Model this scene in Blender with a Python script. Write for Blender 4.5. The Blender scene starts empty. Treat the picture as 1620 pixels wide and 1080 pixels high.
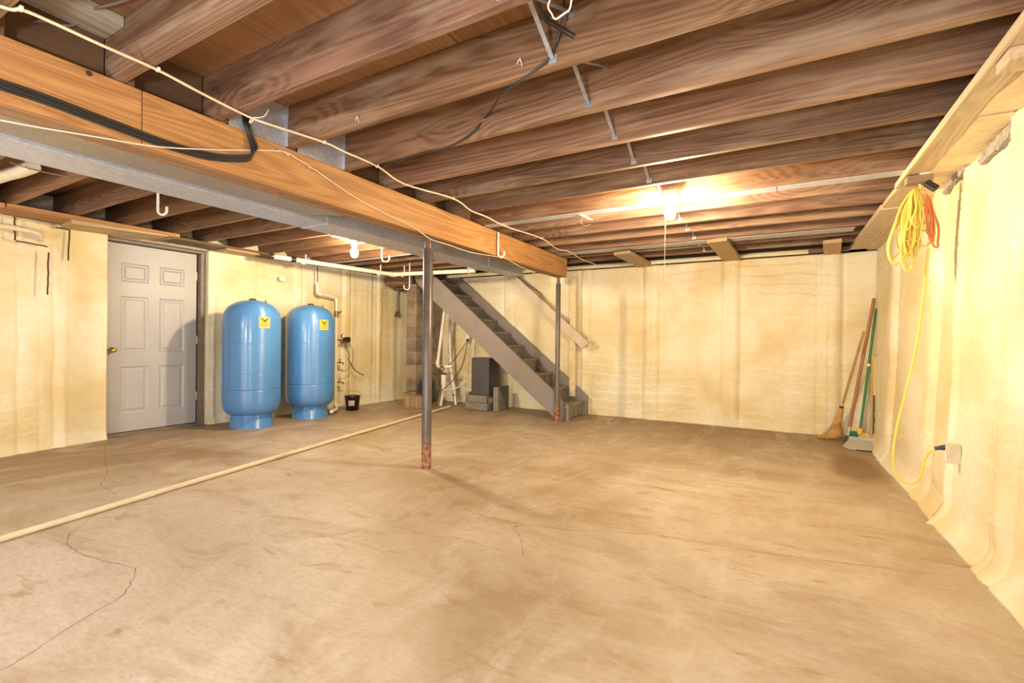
import bpy, bmesh, math, random
import numpy as np
from mathutils import Vector, Matrix

# ------------------------------------------------------------------ camera, light, exposure
SC = bpy.context.scene
COL = SC.collection
YAW, PITCH, ROLL = math.radians(29.44), math.radians(-0.21), math.radians(0.61)
_r = Vector((math.cos(YAW), math.sin(YAW), 0))
_f = Vector((-math.sin(YAW) * math.cos(PITCH), math.cos(YAW) * math.cos(PITCH), math.sin(PITCH)))
_u = _r.cross(_f)
_r2 = _r * math.cos(ROLL) + _u * math.sin(ROLL)
_u2 = _u * math.cos(ROLL) - _r * math.sin(ROLL)
cam_d = bpy.data.cameras.new('camera')
cam = bpy.data.objects.new('camera', cam_d)
COL.objects.link(cam)
cam.matrix_world = Matrix(((_r2.x, _u2.x, -_f.x, 0), (_r2.y, _u2.y, -_f.y, 0), (_r2.z, _u2.z, -_f.z, 1.07), (0, 0, 0, 1)))
cam_d.sensor_width = 36
cam_d.lens = 744 / 1620 * 36
cam_d.clip_start = 0.05
SC.camera = cam

world = bpy.data.worlds.new('world')
SC.world = world
world.use_nodes = True
world.node_tree.nodes['Background'].inputs[0].default_value = (0.9, 0.85, 0.75, 1)
world.node_tree.nodes['Background'].inputs[1].default_value = 0.3

SC.view_settings.view_transform = 'Standard'
SC.view_settings.look = 'None'
SC.view_settings.gamma = 1
SC.view_settings.use_curve_mapping = False
SC.view_settings.exposure = 0.60

# lights: two bare bulbs in view (built below, they glow by themselves) and
# unseen fill lights added behind the camera, the first standing in for its flash
BULB_POWER = 1250.0
def lamp(name, loc, power, colour, radius):
    d = bpy.data.lights.new(name, 'POINT')
    d.energy = power; d.color = colour; d.shadow_soft_size = radius
    o = bpy.data.objects.new(name, d); o.location = loc; COL.objects.link(o)
    return o
lamp('fill_light', (-0.5, -0.7, 1.05), 100, (0.90, 0.93, 1.0), 0.12)
lamp('fill_light', (-3.6, -1.2, 1.45), 62, (0.93, 0.94, 1.0), 0.14)
lamp('fill_light', (-1.4, -2.7, 1.15), 150, (0.92, 0.94, 1.0), 0.14)

random.seed(7)
RNG = np.random.default_rng(5)

# ------------------------------------------------------------------ materials
MATS = {}
def new_mat(name):
    m = bpy.data.materials.new(name); m.use_nodes = True
    nt = m.node_tree
    b = nt.nodes['Principled BSDF']
    return m, nt, b
class NB:
    """tiny node-building helper"""
    def __init__(s, nt): s.nt = nt
    def n(s, t, **kw):
        o = s.nt.nodes.new(t)
        for k, v in kw.items(): setattr(o, k, v)
        return o
    def l(s, a, b): s.nt.links.new(a, b)
    def put(s, sock, v):
        if isinstance(v, bpy.types.NodeSocket): s.l(v, sock)
        else: sock.default_value = v
    def coords(s, scale=(1, 1, 1), rand=0.0):
        tc = s.n('ShaderNodeTexCoord')
        mp = s.n('ShaderNodeMapping')
        mp.inputs['Scale'].default_value = scale
        s.l(tc.outputs['Object'], mp.inputs['Vector'])
        if rand:
            oi = s.n('ShaderNodeObjectInfo')
            c = s.n('ShaderNodeCombineXYZ')
            m = s.math('MULTIPLY', oi.outputs['Random'], rand)
            s.l(m, c.inputs[0]); s.l(m, c.inputs[1]); s.l(m, c.inputs[2])
            s.l(c.outputs[0], mp.inputs['Location'])
        return mp.outputs['Vector']
    def noise(s, vec, scale=5, detail=3, rough=0.55, dist=0.0):
        o = s.n('ShaderNodeTexNoise')
        s.l(vec, o.inputs['Vector'])
        o.inputs['Scale'].default_value = scale; o.inputs['Detail'].default_value = detail
        o.inputs['Roughness'].default_value = rough; o.inputs['Distortion'].default_value = dist
        return o.outputs['Fac']
    def math(s, op, a, b=0.0, c=None, clamp=False):
        o = s.n('ShaderNodeMath', operation=op); o.use_clamp = clamp
        s.put(o.inputs[0], a); s.put(o.inputs[1], b)
        if c is not None: s.put(o.inputs[2], c)
        return o.outputs[0]
    def ramp(s, fac, stops):
        o = s.n('ShaderNodeValToRGB')
        e = o.color_ramp.elements
        while len(e) < len(stops): e.new(0.5)
        for i, (p, c) in enumerate(stops):
            e[i].position = p
            if not hasattr(c, '__len__'): c = (c, c, c)
            e[i].color = (c[0], c[1], c[2], 1)
        s.l(fac, o.inputs[0])
        return o.outputs[0]
    def mix(s, fac, a, b, mode='MIX'):
        o = s.n('ShaderNodeMix', data_type='RGBA', blend_type=mode)
        s.put(o.inputs[0], fac)
        for sock, v in ((o.inputs[6], a), (o.inputs[7], b)):
            if isinstance(v, bpy.types.NodeSocket): s.l(v, sock)
            else: sock.default_value = (v[0], v[1], v[2], 1)
        return o.outputs[2]
    def bump(s, h, bsdf, strength=0.3, dist=0.01):
        o = s.n('ShaderNodeBump'); o.inputs['Strength'].default_value = strength
        o.inputs['Distance'].default_value = dist
        s.l(h, o.inputs['Height']); s.l(o.outputs[0], bsdf.inputs['Normal'])

def plain(name, col, rough=0.5, metal=0.0, var=0.12, scale=12, bump=0.0, bscale=40, coat=0.0):
    if name in MATS: return MATS[name]
    m, nt, b = new_mat(name); k = NB(nt)
    v = k.coords(rand=3.0)
    f = k.noise(v, scale, 4)
    lo = tuple(c * (1 - var) for c in col); hi = tuple(min(1, c * (1 + var)) for c in col)
    k.l(k.ramp(f, [(0.3, lo), (0.7, hi)]), b.inputs['Base Color'])
    b.inputs['Roughness'].default_value = rough
    b.inputs['Metallic'].default_value = metal
    if coat: b.inputs['Coat Weight'].default_value = coat; b.inputs['Coat Roughness'].default_value = 0.06
    if bump: k.bump(k.noise(v, bscale, 4), b, bump, 0.01)
    MATS[name] = m
    return m

def wood(name, dark, light, axis='x', rings=60, dust=None, rough=0.62, var=0.25, knots=0.6, flat=None):
    flat = flat or {'x': 'y', 'y': 'x', 'z': 'y'}[axis]
    """planed softwood: growth rings along one axis, knots, fine pores, per-board tone"""
    if name in MATS: return MATS[name]
    m, nt, b = new_mat(name); k = NB(nt)
    i = 'xyz'.index(axis)
    def sc(al, ac): return tuple(al if j == i else ac for j in range(3))
    ksc = list(sc(1.25, 3.6)); ksc['xyz'.index(flat)] = 0.0
    vk = k.coords(tuple(ksc), rand=23.0)
    vo = k.n('ShaderNodeTexVoronoi'); vo.inputs['Scale'].default_value = 1.0
    k.l(vk, vo.inputs['Vector'])
    sep = k.n('ShaderNodeSeparateColor'); k.l(vo.outputs['Color'], sep.inputs[0])
    has = k.math('GREATER_THAN', sep.outputs[0], 1 - knots)
    swirl = k.math('MULTIPLY', k.ramp(vo.outputs['Distance'], [(0.0, 1.0), (0.45, 0.0)]), has)
    v = k.coords(sc(0.32, 6.0), rand=37.0)
    n1 = k.noise(v, 1.0, 1.5, 0.45, 0.35)
    n1 = k.math('ADD', n1, k.math('MULTIPLY', swirl, 0.30))
    ring = k.math('MULTIPLY', k.math('SINE', k.math('MULTIPLY', n1, float(rings) * 1.9)), 0.5)
    ring = k.math('ADD', ring, 0.5)
    v2 = k.coords(sc(1.6, 110), rand=11.0)
    fine = k.noise(v2, 1.0, 3, 0.65)
    v3 = k.coords(sc(1.1, 2.2), rand=5.0)
    big = k.noise(v3, 1.0, 3, 0.6)
    f = k.math('ADD', k.math('MULTIPLY', ring, 0.20), k.math('MULTIPLY', fine, 0.62))
    f = k.math('ADD', f, k.math('MULTIPLY', big, 0.42))
    col = k.ramp(f, [(0.32, dark), (0.86, light)])
    kn = k.math('MULTIPLY', k.ramp(vo.outputs['Distance'], [(0.045, 1.0), (0.10, 0.0)]), has)
    kdark = tuple(c * 0.35 for c in dark)
    col = k.mix(k.math('MULTIPLY', kn, 0.8), col, kdark)
    # per-board tone
    oi = k.n('ShaderNodeObjectInfo')
    tone = k.math('ADD', k.math('MULTIPLY', oi.outputs['Random'], var * 1.6), 1 - var * 0.8)
    cc = k.n('ShaderNodeCombineColor')
    tr = k.math('ADD', tone, k.math('MULTIPLY', k.math('SINE', k.math('MULTIPLY', oi.outputs['Random'], 91.0)), var * 0.22))
    tb = k.math('ADD', tone, k.math('MULTIPLY', k.math('SINE', k.math('MULTIPLY', oi.outputs['Random'], 57.0)), var * 0.45))
    k.l(tr, cc.inputs[0]); k.l(tone, cc.inputs[1]); k.l(tb, cc.inputs[2])
    col = k.mix(1.0, col, cc.outputs[0], 'MULTIPLY')
    if dust:
        vd = k.coords(sc(1.0, 6.0), rand=51.0)
        dn = k.ramp(k.noise(vd, 1.2, 4, 0.6), [(0.50, 0.0), (0.66, 1.0)])
        col = k.mix(k.math('MULTIPLY', dn, 0.45), col, dust)
    k.l(col, b.inputs['Base Color'])
    b.inputs['Roughness'].default_value = rough
    k.bump(f, b, 0.25, 0.004)
    MATS[name] = m
    return m

def foam_mat():
    m, nt, b = new_mat('spray_foam'); k = NB(nt)
    v = k.coords()
    big = k.noise(v, 1.4, 4, 0.55, 0.3)
    col = k.ramp(big, [(0.36, (0.72, 0.60, 0.33)), (0.49, (0.79, 0.70, 0.47)), (0.60, (0.84, 0.79, 0.62))])
    fine = k.noise(v, 26, 3, 0.6)
    col = k.mix(k.ramp(fine, [(0.35, 0.14), (0.6, 0.0)]), col, (0.66, 0.50, 0.26))
    k.l(col, b.inputs['Base Color'])
    b.inputs['Roughness'].default_value = 0.55
    b.inputs['Specular IOR Level'].default_value = 0.35
    v2 = k.coords((1, 1, 2.6))
    h = k.math('ADD', k.math('MULTIPLY', k.noise(v2, 9, 5, 0.6, 1.2), 1.0), k.math('MULTIPLY', k.noise(v, 55, 3), 0.35))
    k.bump(h, b, 0.35, 0.012)
    return m
FOAM = foam_mat()

def concrete_floor():
    m, nt, b = new_mat('stained_concrete'); k = NB(nt)
    v = k.coords()
    a = k.noise(v, 0.55, 5, 0.6, 0.6)
    col = k.ramp(a, [(0.38, (0.40, 0.31, 0.19)), (0.50, (0.53, 0.445, 0.32)), (0.62, (0.65, 0.575, 0.47))])
    # brown dirt by the far and left walls, its broad gradient partly painted shade
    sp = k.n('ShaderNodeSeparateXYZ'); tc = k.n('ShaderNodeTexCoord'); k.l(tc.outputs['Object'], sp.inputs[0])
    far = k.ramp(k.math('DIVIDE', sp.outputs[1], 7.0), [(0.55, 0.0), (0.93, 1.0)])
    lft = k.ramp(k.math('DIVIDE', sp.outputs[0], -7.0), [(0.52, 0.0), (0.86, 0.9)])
    dirt_shade = k.math('MAXIMUM', far, lft)
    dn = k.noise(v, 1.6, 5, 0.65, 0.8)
    dirt_shade = k.math('MULTIPLY', dirt_shade, k.math('ADD', 0.55, k.math('MULTIPLY', dn, 0.75)), clamp=True)
    col = k.mix(k.math('MULTIPLY', dirt_shade, 0.92), col, (0.20, 0.115, 0.05))
    # cloudy trowel marks, pale scuffs and rusty stains
    st = k.noise(k.coords((0.8, 2.2, 1)), 1.6, 8, 0.62, 1.0)
    col = k.mix(k.ramp(st, [(0.48, 0.0), (0.68, 0.55)]), col, (0.34, 0.225, 0.105))
    st2 = k.noise(k.coords((2.4, 1.0, 1)), 1.3, 9, 0.68, 1.2)
    col = k.mix(k.ramp(st2, [(0.50, 0.0), (0.68, 0.55)]), col, (0.68, 0.60, 0.49))
    st3 = k.noise(k.coords((1.3, 3.6, 1)), 2.4, 5, 0.6, 0.5)
    col = k.mix(k.ramp(st3, [(0.60, 0.0), (0.70, 0.6)]), col, (0.36, 0.21, 0.075))
    st4 = k.noise(k.coords((22, 60, 1)), 1.0, 6, 0.75, 0.6)
    col = k.mix(k.ramp(st4, [(0.42, 0.0), (0.75, 0.45)]), col, (0.30, 0.21, 0.12))
    # scattered dark spots
    vo = k.n('ShaderNodeTexVoronoi'); vo.inputs['Scale'].default_value = 3.3; k.l(v, vo.inputs['Vector'])
    sepc = k.n('ShaderNodeSeparateColor'); k.l(vo.outputs['Color'], sepc.inputs[0])
    spot = k.math('MULTIPLY', k.ramp(vo.outputs['Distance'], [(0.03, 1.0), (0.06, 0.0)]), k.math('GREATER_THAN', sepc.outputs[1], 0.72))
    col = k.mix(k.math('MULTIPLY', spot, 0.5), col, (0.2, 0.11, 0.05))
    # dark brown patch beside the right wall
    ln = k.n('ShaderNodeVectorMath', operation='DISTANCE')
    mp = k.n('ShaderNodeMapping'); mp.inputs['Scale'].default_value = (2.6, 1.0, 1)
    k.l(tc.outputs['Object'], mp.inputs['Vector']); k.l(mp.outputs[0], ln.inputs[0])
    ln.inputs[1].default_value = (0.60 * 2.6, 5.0, 0)
    dark_patch = k.ramp(k.math('ADD', ln.outputs['Value'], k.math('MULTIPLY', dn, 0.5)), [(0.62, 0.75), (0.86, 0.0)])
    col = k.mix(dark_patch, col, (0.20, 0.105, 0.04))
    k.l(col, b.inputs['Base Color'])
    k.l(k.ramp(a, [(0.3, 0.42), (0.7, 0.62)]), b.inputs['Roughness'])
    b.inputs['Specular IOR Level'].default_value = 0.4
    k.bump(k.noise(v, 7, 8, 0.7), b, 0.18, 0.01)
    return m
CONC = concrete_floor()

def galv(name, col=(0.50, 0.52, 0.58), rough=0.42, metal=0.50):
    if name in MATS: return MATS[name]
    m, nt, b = new_mat(name); k = NB(nt)
    v = k.coords(rand=7.0)
    vo = k.n('ShaderNodeTexVoronoi'); vo.inputs['Scale'].default_value = 60; k.l(v, vo.inputs['Vector'])
    sep = k.n('ShaderNodeSeparateColor'); k.l(vo.outputs['Color'], sep.inputs[0])
    a = k.noise(v, 3, 4)
    f = k.math('ADD', k.math('MULTIPLY', sep.outputs[0], 0.35), k.math('MULTIPLY', a, 0.65))
    k.l(k.ramp(f, [(0.25, tuple(c * 0.72 for c in col)), (0.75, col)]), b.inputs['Base Color'])
    b.inputs['Metallic'].default_value = metal
    k.l(k.ramp(a, [(0.3, rough - 0.08), (0.7, rough + 0.12)]), b.inputs['Roughness'])
    MATS[name] = m
    return m

def post_mat():
    m, nt, b = new_mat('painted_post'); k = NB(nt)
    v = k.coords(rand=9.0)
    tc = k.n('ShaderNodeTexCoord'); sp = k.n('ShaderNodeSeparateXYZ'); k.l(tc.outputs['Object'], sp.inputs[0])
    n = k.noise(v, 28, 4, 0.6)
    h = k.math('ADD', sp.outputs[2], k.math('MULTIPLY', n, 0.30))
    rust = k.ramp(h, [(0.28, 1.0), (0.42, 0.0)])
    base = k.ramp(k.noise(v, 9, 4), [(0.3, (0.115, 0.098, 0.092)), (0.7, (0.17, 0.145, 0.135))])
    rc = k.ramp(n, [(0.35, (0.10, 0.045, 0.03)), (0.5, (0.42, 0.19, 0.10)), (0.68, (0.52, 0.36, 0.27))])
    k.l(k.mix(rust, base, rc), b.inputs['Base Color'])
    b.inputs['Roughness'].default_value = 0.36
    b.inputs['Metallic'].default_value = 0.25
    k.bump(n, b, 0.2, 0.004)
    return m
POST = post_mat()

def blue_mat():
    m, nt, b = new_mat('blue_enamel'); k = NB(nt)
    v = k.coords(rand=3)
    k.l(k.ramp(k.noise(v, 2.5, 3), [(0.3, (0.065, 0.225, 0.56)), (0.7, (0.085, 0.27, 0.62))]), b.inputs['Base Color'])
    b.inputs['Roughness'].default_value = 0.34
    b.inputs['Anisotropic'].default_value = 0.85
    b.inputs['Anisotropic Rotation'].default_value = 0.25
    tg = k.n('ShaderNodeTangent', direction_type='RADIAL', axis='Z'); k.l(tg.outputs[0], b.inputs['Tangent'])
    b.inputs['Specular IOR Level'].default_value = 0.8
    b.inputs['Coat Weight'].default_value = 0.25
    b.inputs['Coat Roughness'].default_value = 0.12
    k.bump(k.noise(v, 6, 2), b, 0.05, 0.01)
    return m
BLUE = blue_mat()

def emit(name, col, strength):
    m = bpy.data.materials.new(name); m.use_nodes = True
    nt = m.node_tree; nt.nodes.clear()
    e = nt.nodes.new('ShaderNodeEmission'); o = nt.nodes.new('ShaderNodeOutputMaterial')
    e.inputs[0].default_value = (*col, 1); e.inputs[1].default_value = strength
    nt.links.new(e.outputs[0], o.inputs[0])
    return m

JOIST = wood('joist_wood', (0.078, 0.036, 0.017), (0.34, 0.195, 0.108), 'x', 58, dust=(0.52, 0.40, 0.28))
JOISTL = wood('joist_wood_shaded', (0.075, 0.036, 0.018), (0.29, 0.16, 0.085), 'x', 58)  # joist wood darkened to paint in the weaker light left of the beam
SUB = wood('subfloor_ply', (0.20, 0.095, 0.042), (0.36, 0.19, 0.09), 'y', 42, knots=0.2, flat='z')
BEAMW = wood('fir_beam', (0.26, 0.11, 0.032), (0.57, 0.305, 0.115), 'y', 66, knots=0.55, var=0.12)
BEAMC = wood('beam_core_wood', (0.22, 0.11, 0.05), (0.40, 0.24, 0.13), 'y', 60, knots=0.2, var=0.1)
PLATEW = wood('plate_wood', (0.46, 0.34, 0.20), (0.74, 0.61, 0.42), 'y', 70, knots=0.5, var=0.1)
BOARDW = wood('board_wood', (0.36, 0.23, 0.115), (0.60, 0.42, 0.235), 'y', 70, knots=0.2, var=0.2)
GREYW = wood('weathered_wood', (0.28, 0.23, 0.19), (0.55, 0.49, 0.43), 'y', 60, knots=0.2)
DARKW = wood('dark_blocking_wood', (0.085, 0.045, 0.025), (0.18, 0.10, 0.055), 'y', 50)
HANDW = wood('brown_handle_wood', (0.20, 0.075, 0.03), (0.38, 0.17, 0.075), 'z', 30, knots=0.0, rough=0.4)
GALV = galv('galvanised')
GALVD = galv('dull_zinc', (0.40, 0.42, 0.46), 0.38)
GALVB = galv('galvanised_bright', (0.64, 0.67, 0.78), 0.42, 0.35)
DULLMETAL = galv('brown_sheet_metal', (0.47, 0.42, 0.36), 0.45, 0.55)
PVC = plain('pvc', (0.80, 0.74, 0.64), 0.38, var=0.06)
PVCY = plain('pvc_old', (0.78, 0.68, 0.50), 0.4, var=0.08)
WHITE = plain('white_plastic', (0.85, 0.80, 0.74), 0.4, var=0.04)
DOORM = plain('door_paint', (0.45, 0.445, 0.46), 0.42, var=0.04, scale=3, bump=0.04, bscale=90)
FRAMEM = plain('door_frame_paint', (0.20, 0.165, 0.13), 0.5, var=0.2)
DARKGAP = plain('dark_gap', (0.05, 0.032, 0.02), 0.9)
STAIR = plain('grey_stair_paint', (0.235, 0.205, 0.19), 0.5, var=0.1, scale=5, bump=0.05)
STAIRD = plain('worn_grey_tread_paint', (0.23, 0.205, 0.185), 0.5, var=0.25, scale=9, bump=0.05)
RAILM = plain('beige_rail_paint', (0.60, 0.50, 0.37), 0.5, var=0.08)
BLOCKM = plain('concrete_block', (0.25, 0.19, 0.14), 0.9, var=0.5, scale=3, bump=0.5, bscale=70)
MORTAR = plain('mortar', (0.36, 0.30, 0.23), 0.9, var=0.15, bump=0.3)
GBLOCK = plain('grey_concrete_block', (0.24, 0.21, 0.185), 0.9, var=0.2, scale=12, bump=0.5, bscale=90)
CABM = plain('grey_cabinet_paint', (0.105, 0.10, 0.105), 0.4, metal=0.3, var=0.06)
BLACK = plain('black_plastic', (0.018, 0.017, 0.018), 0.35, var=0.2)
BLACKR = plain('black_rubber', (0.03, 0.028, 0.028), 0.45, var=0.2)
GREYC = plain('grey_cable', (0.24, 0.19, 0.16), 0.5)
CREAM = plain('cream_cable', (0.80, 0.66, 0.46), 0.5)
YELLOW = plain('yellow_cord', (0.84, 0.66, 0.13), 0.4, var=0.08)
ORANGE = plain('orange_cord', (0.60, 0.20, 0.06), 0.4, var=0.08)
BRASS = plain('brass', (0.75, 0.50, 0.16), 0.22, metal=1.0, var=0.08)
BRONZE = plain('aged_bronze', (0.28, 0.19, 0.09), 0.4, metal=0.8, var=0.2)
GREEN = plain('green_enamel', (0.015, 0.17, 0.06), 0.3, var=0.1)
STRAW = plain('straw', (0.52, 0.31, 0.10), 0.8, var=0.3, scale=60, bump=0.6, bscale=120)
YTAPE = plain('yellow_paint', (0.80, 0.54, 0.06), 0.5)
LABEL = plain('yellow_label', (0.74, 0.53, 0.07), 0.45, var=0.05)
INK = plain('black_ink', (0.02, 0.018, 0.012), 0.5)
ROCK = plain('bare_grey_concrete', (0.34, 0.31, 0.27), 0.95, var=0.35, scale=20, bump=0.9, bscale=30)
FOAMB = plain('bare_foam_bits', (0.80, 0.66, 0.40), 0.7, var=0.12, bump=0.8, bscale=25)
RIMINS = plain('rim_insulation', (0.58, 0.52, 0.42), 0.6, var=0.3, bump=0.8, bscale=14)
PORC = plain('porcelain', (0.85, 0.82, 0.76), 0.25, var=0.03)
SHADEC = plain('grey_shelf_paint', (0.52, 0.50, 0.47), 0.45)

# ------------------------------------------------------------------ mesh helpers
class MB:
    def __init__(s): s.v = []; s.f = []; s.smooth = []
    def add(s, vs, fs, smooth=False):
        n = len(s.v); s.v += [tuple(p) for p in vs]
        s.f += [tuple(i + n for i in f) for f in fs]; s.smooth += [smooth] * len(fs)
        return s
    def box(s, x0, x1, y0, y1, z0, z1):
        return s.hexa([(x0, y0, z0), (x1, y0, z0), (x1, y1, z0), (x0, y1, z0), (x0, y0, z1), (x1, y0, z1), (x1, y1, z1), (x0, y1, z1)])
    def hexa(s, p):
        return s.add(p, [(0, 3, 2, 1), (4, 5, 6, 7), (0, 1, 5, 4), (1, 2, 6, 5), (2, 3, 7, 6), (3, 0, 4, 7)])
    def beam(s, a, b, w, h, up=(0, 0, 1)):
        """rectangular bar from a to b, w across, h along up"""
        a = Vector(a); b = Vector(b); d = (b - a).normalized(); u = Vector(up)
        r = d.cross(u).normalized(); u = r.cross(d).normalized()
        q = [a - r * w / 2 - u * h / 2, a + r * w / 2 - u * h / 2, a + r * w / 2 + u * h / 2, a - r * w / 2 + u * h / 2]
        q2 = [p + (b - a) for p in q]
        return s.add(q + q2, [(0, 1, 2, 3), (7, 6, 5, 4), (0, 4, 5, 1), (1, 5, 6, 2), (2, 6, 7, 3), (3, 7, 4, 0)])
    def prism(s, poly, axis, lo, hi):
        """poly: 2D points; axis: axis of extrusion"""
        def P(a, b, c): return {'x': (c, a, b), 'y': (a, c, b), 'z': (a, b, c)}[axis]
        n = len(poly)
        vs = [P(a, b, lo) for a, b in poly] + [P(a, b, hi) for a, b in poly]
        fs = [tuple(range(n - 1, -1, -1)), tuple(range(n, 2 * n))]
        fs += [(i, (i + 1) % n, n + (i + 1) % n, n + i) for i in range(n)]
        return s.add(vs, fs)
    def tube(s, pts, r, n=8, cap=True, radii=None):
        pts = [Vector(p) for p in pts]
        m = len(pts)
        T = []
        for i in range(m):
            t = (pts[min(i + 1, m - 1)] - pts[max(i - 1, 0)])
            T.append(t.normalized() if t.length > 1e-9 else Vector((0, 0, 1)))
        ref = Vector((0, 0, 1)) if abs(T[0].z) < 0.9 else Vector((1, 0, 0))
        N = T[0].cross(ref).normalized()
        vs = []
        for i in range(m):
            N = (N - T[i] * N.dot(T[i]))
            N = N.normalized() if N.length > 1e-6 else T[i].orthogonal().normalized()
            B = T[i].cross(N)
            rr = radii[i] if radii else r
            for j in range(n):
                a = 2 * math.pi * j / n
                vs.append(pts[i] + (N * math.cos(a) + B * math.sin(a)) * rr)
        fs = [(i * n + j, i * n + (j + 1) % n, (i + 1) * n + (j + 1) % n, (i + 1) * n + j) for i in range(m - 1) for j in range(n)]
        s.add(vs, fs, True)
        if cap:
            s.add(vs[:n], [tuple(range(n - 1, -1, -1))]); s.add(vs[-n:], [tuple(range(n))])
        return s
    def cyl(s, a, b, r, n=16, r2=None): return s.tube([a, b], r, n, True, [r, r if r2 is None else r2])
    def lathe(s, prof, c=(0, 0, 0), n=32, axis='z'):
        vs = []; m = len(prof)
        for (r, h) in prof:
            for j in range(n):
                a = 2 * math.pi * j / n
                q = (r * math.cos(a), r * math.sin(a), h)
                if axis == 'x': q = (q[2], q[0], q[1])
                if axis == 'y': q = (q[0], q[2], q[1])
                vs.append((c[0] + q[0], c[1] + q[1], c[2] + q[2]))
        fs = [(i * n + j, i * n + (j + 1) % n, (i + 1) * n + (j + 1) % n, (i + 1) * n + j) for i in range(m - 1) for j in range(n)]
        s.add(vs, fs, True)
        s.add(vs[:n], [tuple(range(n - 1, -1, -1))]); s.add(vs[-n:], [tuple(range(n))])
        return s
    def sphere(s, c, r, n=14, sz=1.0):
        prof = [(max(1e-4, r * math.sin(math.pi * i / 10)), -r * sz * math.cos(math.pi * i / 10)) for i in range(11)]
        return s.lathe(prof, c, n)

def smooth_path(pts, k=8):
    """Catmull-Rom through the points"""
    P = [Vector(p) for p in pts]
    P = [P[0] * 2 - P[1]] + P + [P[-1] * 2 - P[-2]]
    out = []
    for i in range(1, len(P) - 2):
        for j in range(k):
            t = j / k
            a, b, c, d = P[i - 1], P[i], P[i + 1], P[i + 2]
            out.append(0.5 * ((2 * b) + (c - a) * t + (2 * a - 5 * b + 4 * c - d) * t * t + (3 * b - a - 3 * c + d) * t ** 3))
    out.append(P[-2])
    return out

def link(o): COL.objects.link(o); return o
def obj(name, mb, mat, parent=None, bevel=0.0, origin=None, kind=None, label=None):
    """links the collected shapes as one mesh object"""
    vs = np.array([tuple(p) for p in mb.v], dtype=float)
    if origin is None:
        if parent is not None: origin = np.array(parent['_w'])
        else: origin = np.array([(vs[:, 0].min() + vs[:, 0].max()) / 2, (vs[:, 1].min() + vs[:, 1].max()) / 2, vs[:, 2].min()])
    origin = np.array(origin, dtype=float)
    me = bpy.data.meshes.new(name)
    me.from_pydata((vs - origin).tolist(), [], mb.f)
    me.polygons.foreach_set('use_smooth', mb.smooth)
    bm = bmesh.new(); bm.from_mesh(me); bmesh.ops.recalc_face_normals(bm, faces=bm.faces); bm.to_mesh(me); bm.free()
    me.materials.append(mat)
    o = bpy.data.objects.new(name, me)
    link(o)
    if parent is not None:
        o.parent = parent
        o.location = Vector(origin - np.array(parent['_w']))
    else:
        o.location = Vector(origin)
    o['_w'] = [float(t) for t in origin]
    if bevel:
        b = o.modifiers.new('bevel', 'BEVEL'); b.width = bevel; b.segments = 2; b.limit_method = 'ANGLE'; b.angle_limit = math.radians(40)
    if kind: o['kind'] = kind
    if label: o['label'] = label
    return o
def thing(name, label, cat, loc, group=None):
    o = bpy.data.objects.new(name, None); o.empty_display_size = 0.1
    link(o); o.location = loc; o['_w'] = [float(t) for t in loc]
    o['label'] = label; o['category'] = cat
    if group: o['group'] = group
    return o
def tag(o, label, cat, group=None):
    o['label'] = label; o['category'] = cat
    if group: o['group'] = group
    return o
def box(name, x0, x1, y0, y1, z0, z1, mat, parent=None, bevel=0.0, **kw):
    return obj(name, MB().box(x0, x1, y0, y1, z0, z1), mat, parent, bevel, **kw)

# numpy value noise for the foam relief
_T = RNG.random((97, 97))
def vnoise(u, v, seed=0):
    u = u + seed * 13.7; v = v + seed * 7.3
    iu = np.floor(u).astype(int); iv = np.floor(v).astype(int)
    fu = u - iu; fv = v - iv
    fu = fu * fu * (3 - 2 * fu); fv = fv * fv * (3 - 2 * fv)
    g = lambda a, b: _T[a % 97, b % 97]
    return (g(iu, iv) * (1 - fu) + g(iu + 1, iv) * fu) * (1 - fv) + (g(iu, iv + 1) * (1 - fu) + g(iu + 1, iv + 1) * fu) * fv
def fbm(u, v, seed=0, o=4):
    t = 0; a = 0.5
    for i in range(o):
        t = t + a * vnoise(u * 2 ** i, v * 2 ** i, seed + i); a *= 0.5
    return t

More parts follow.
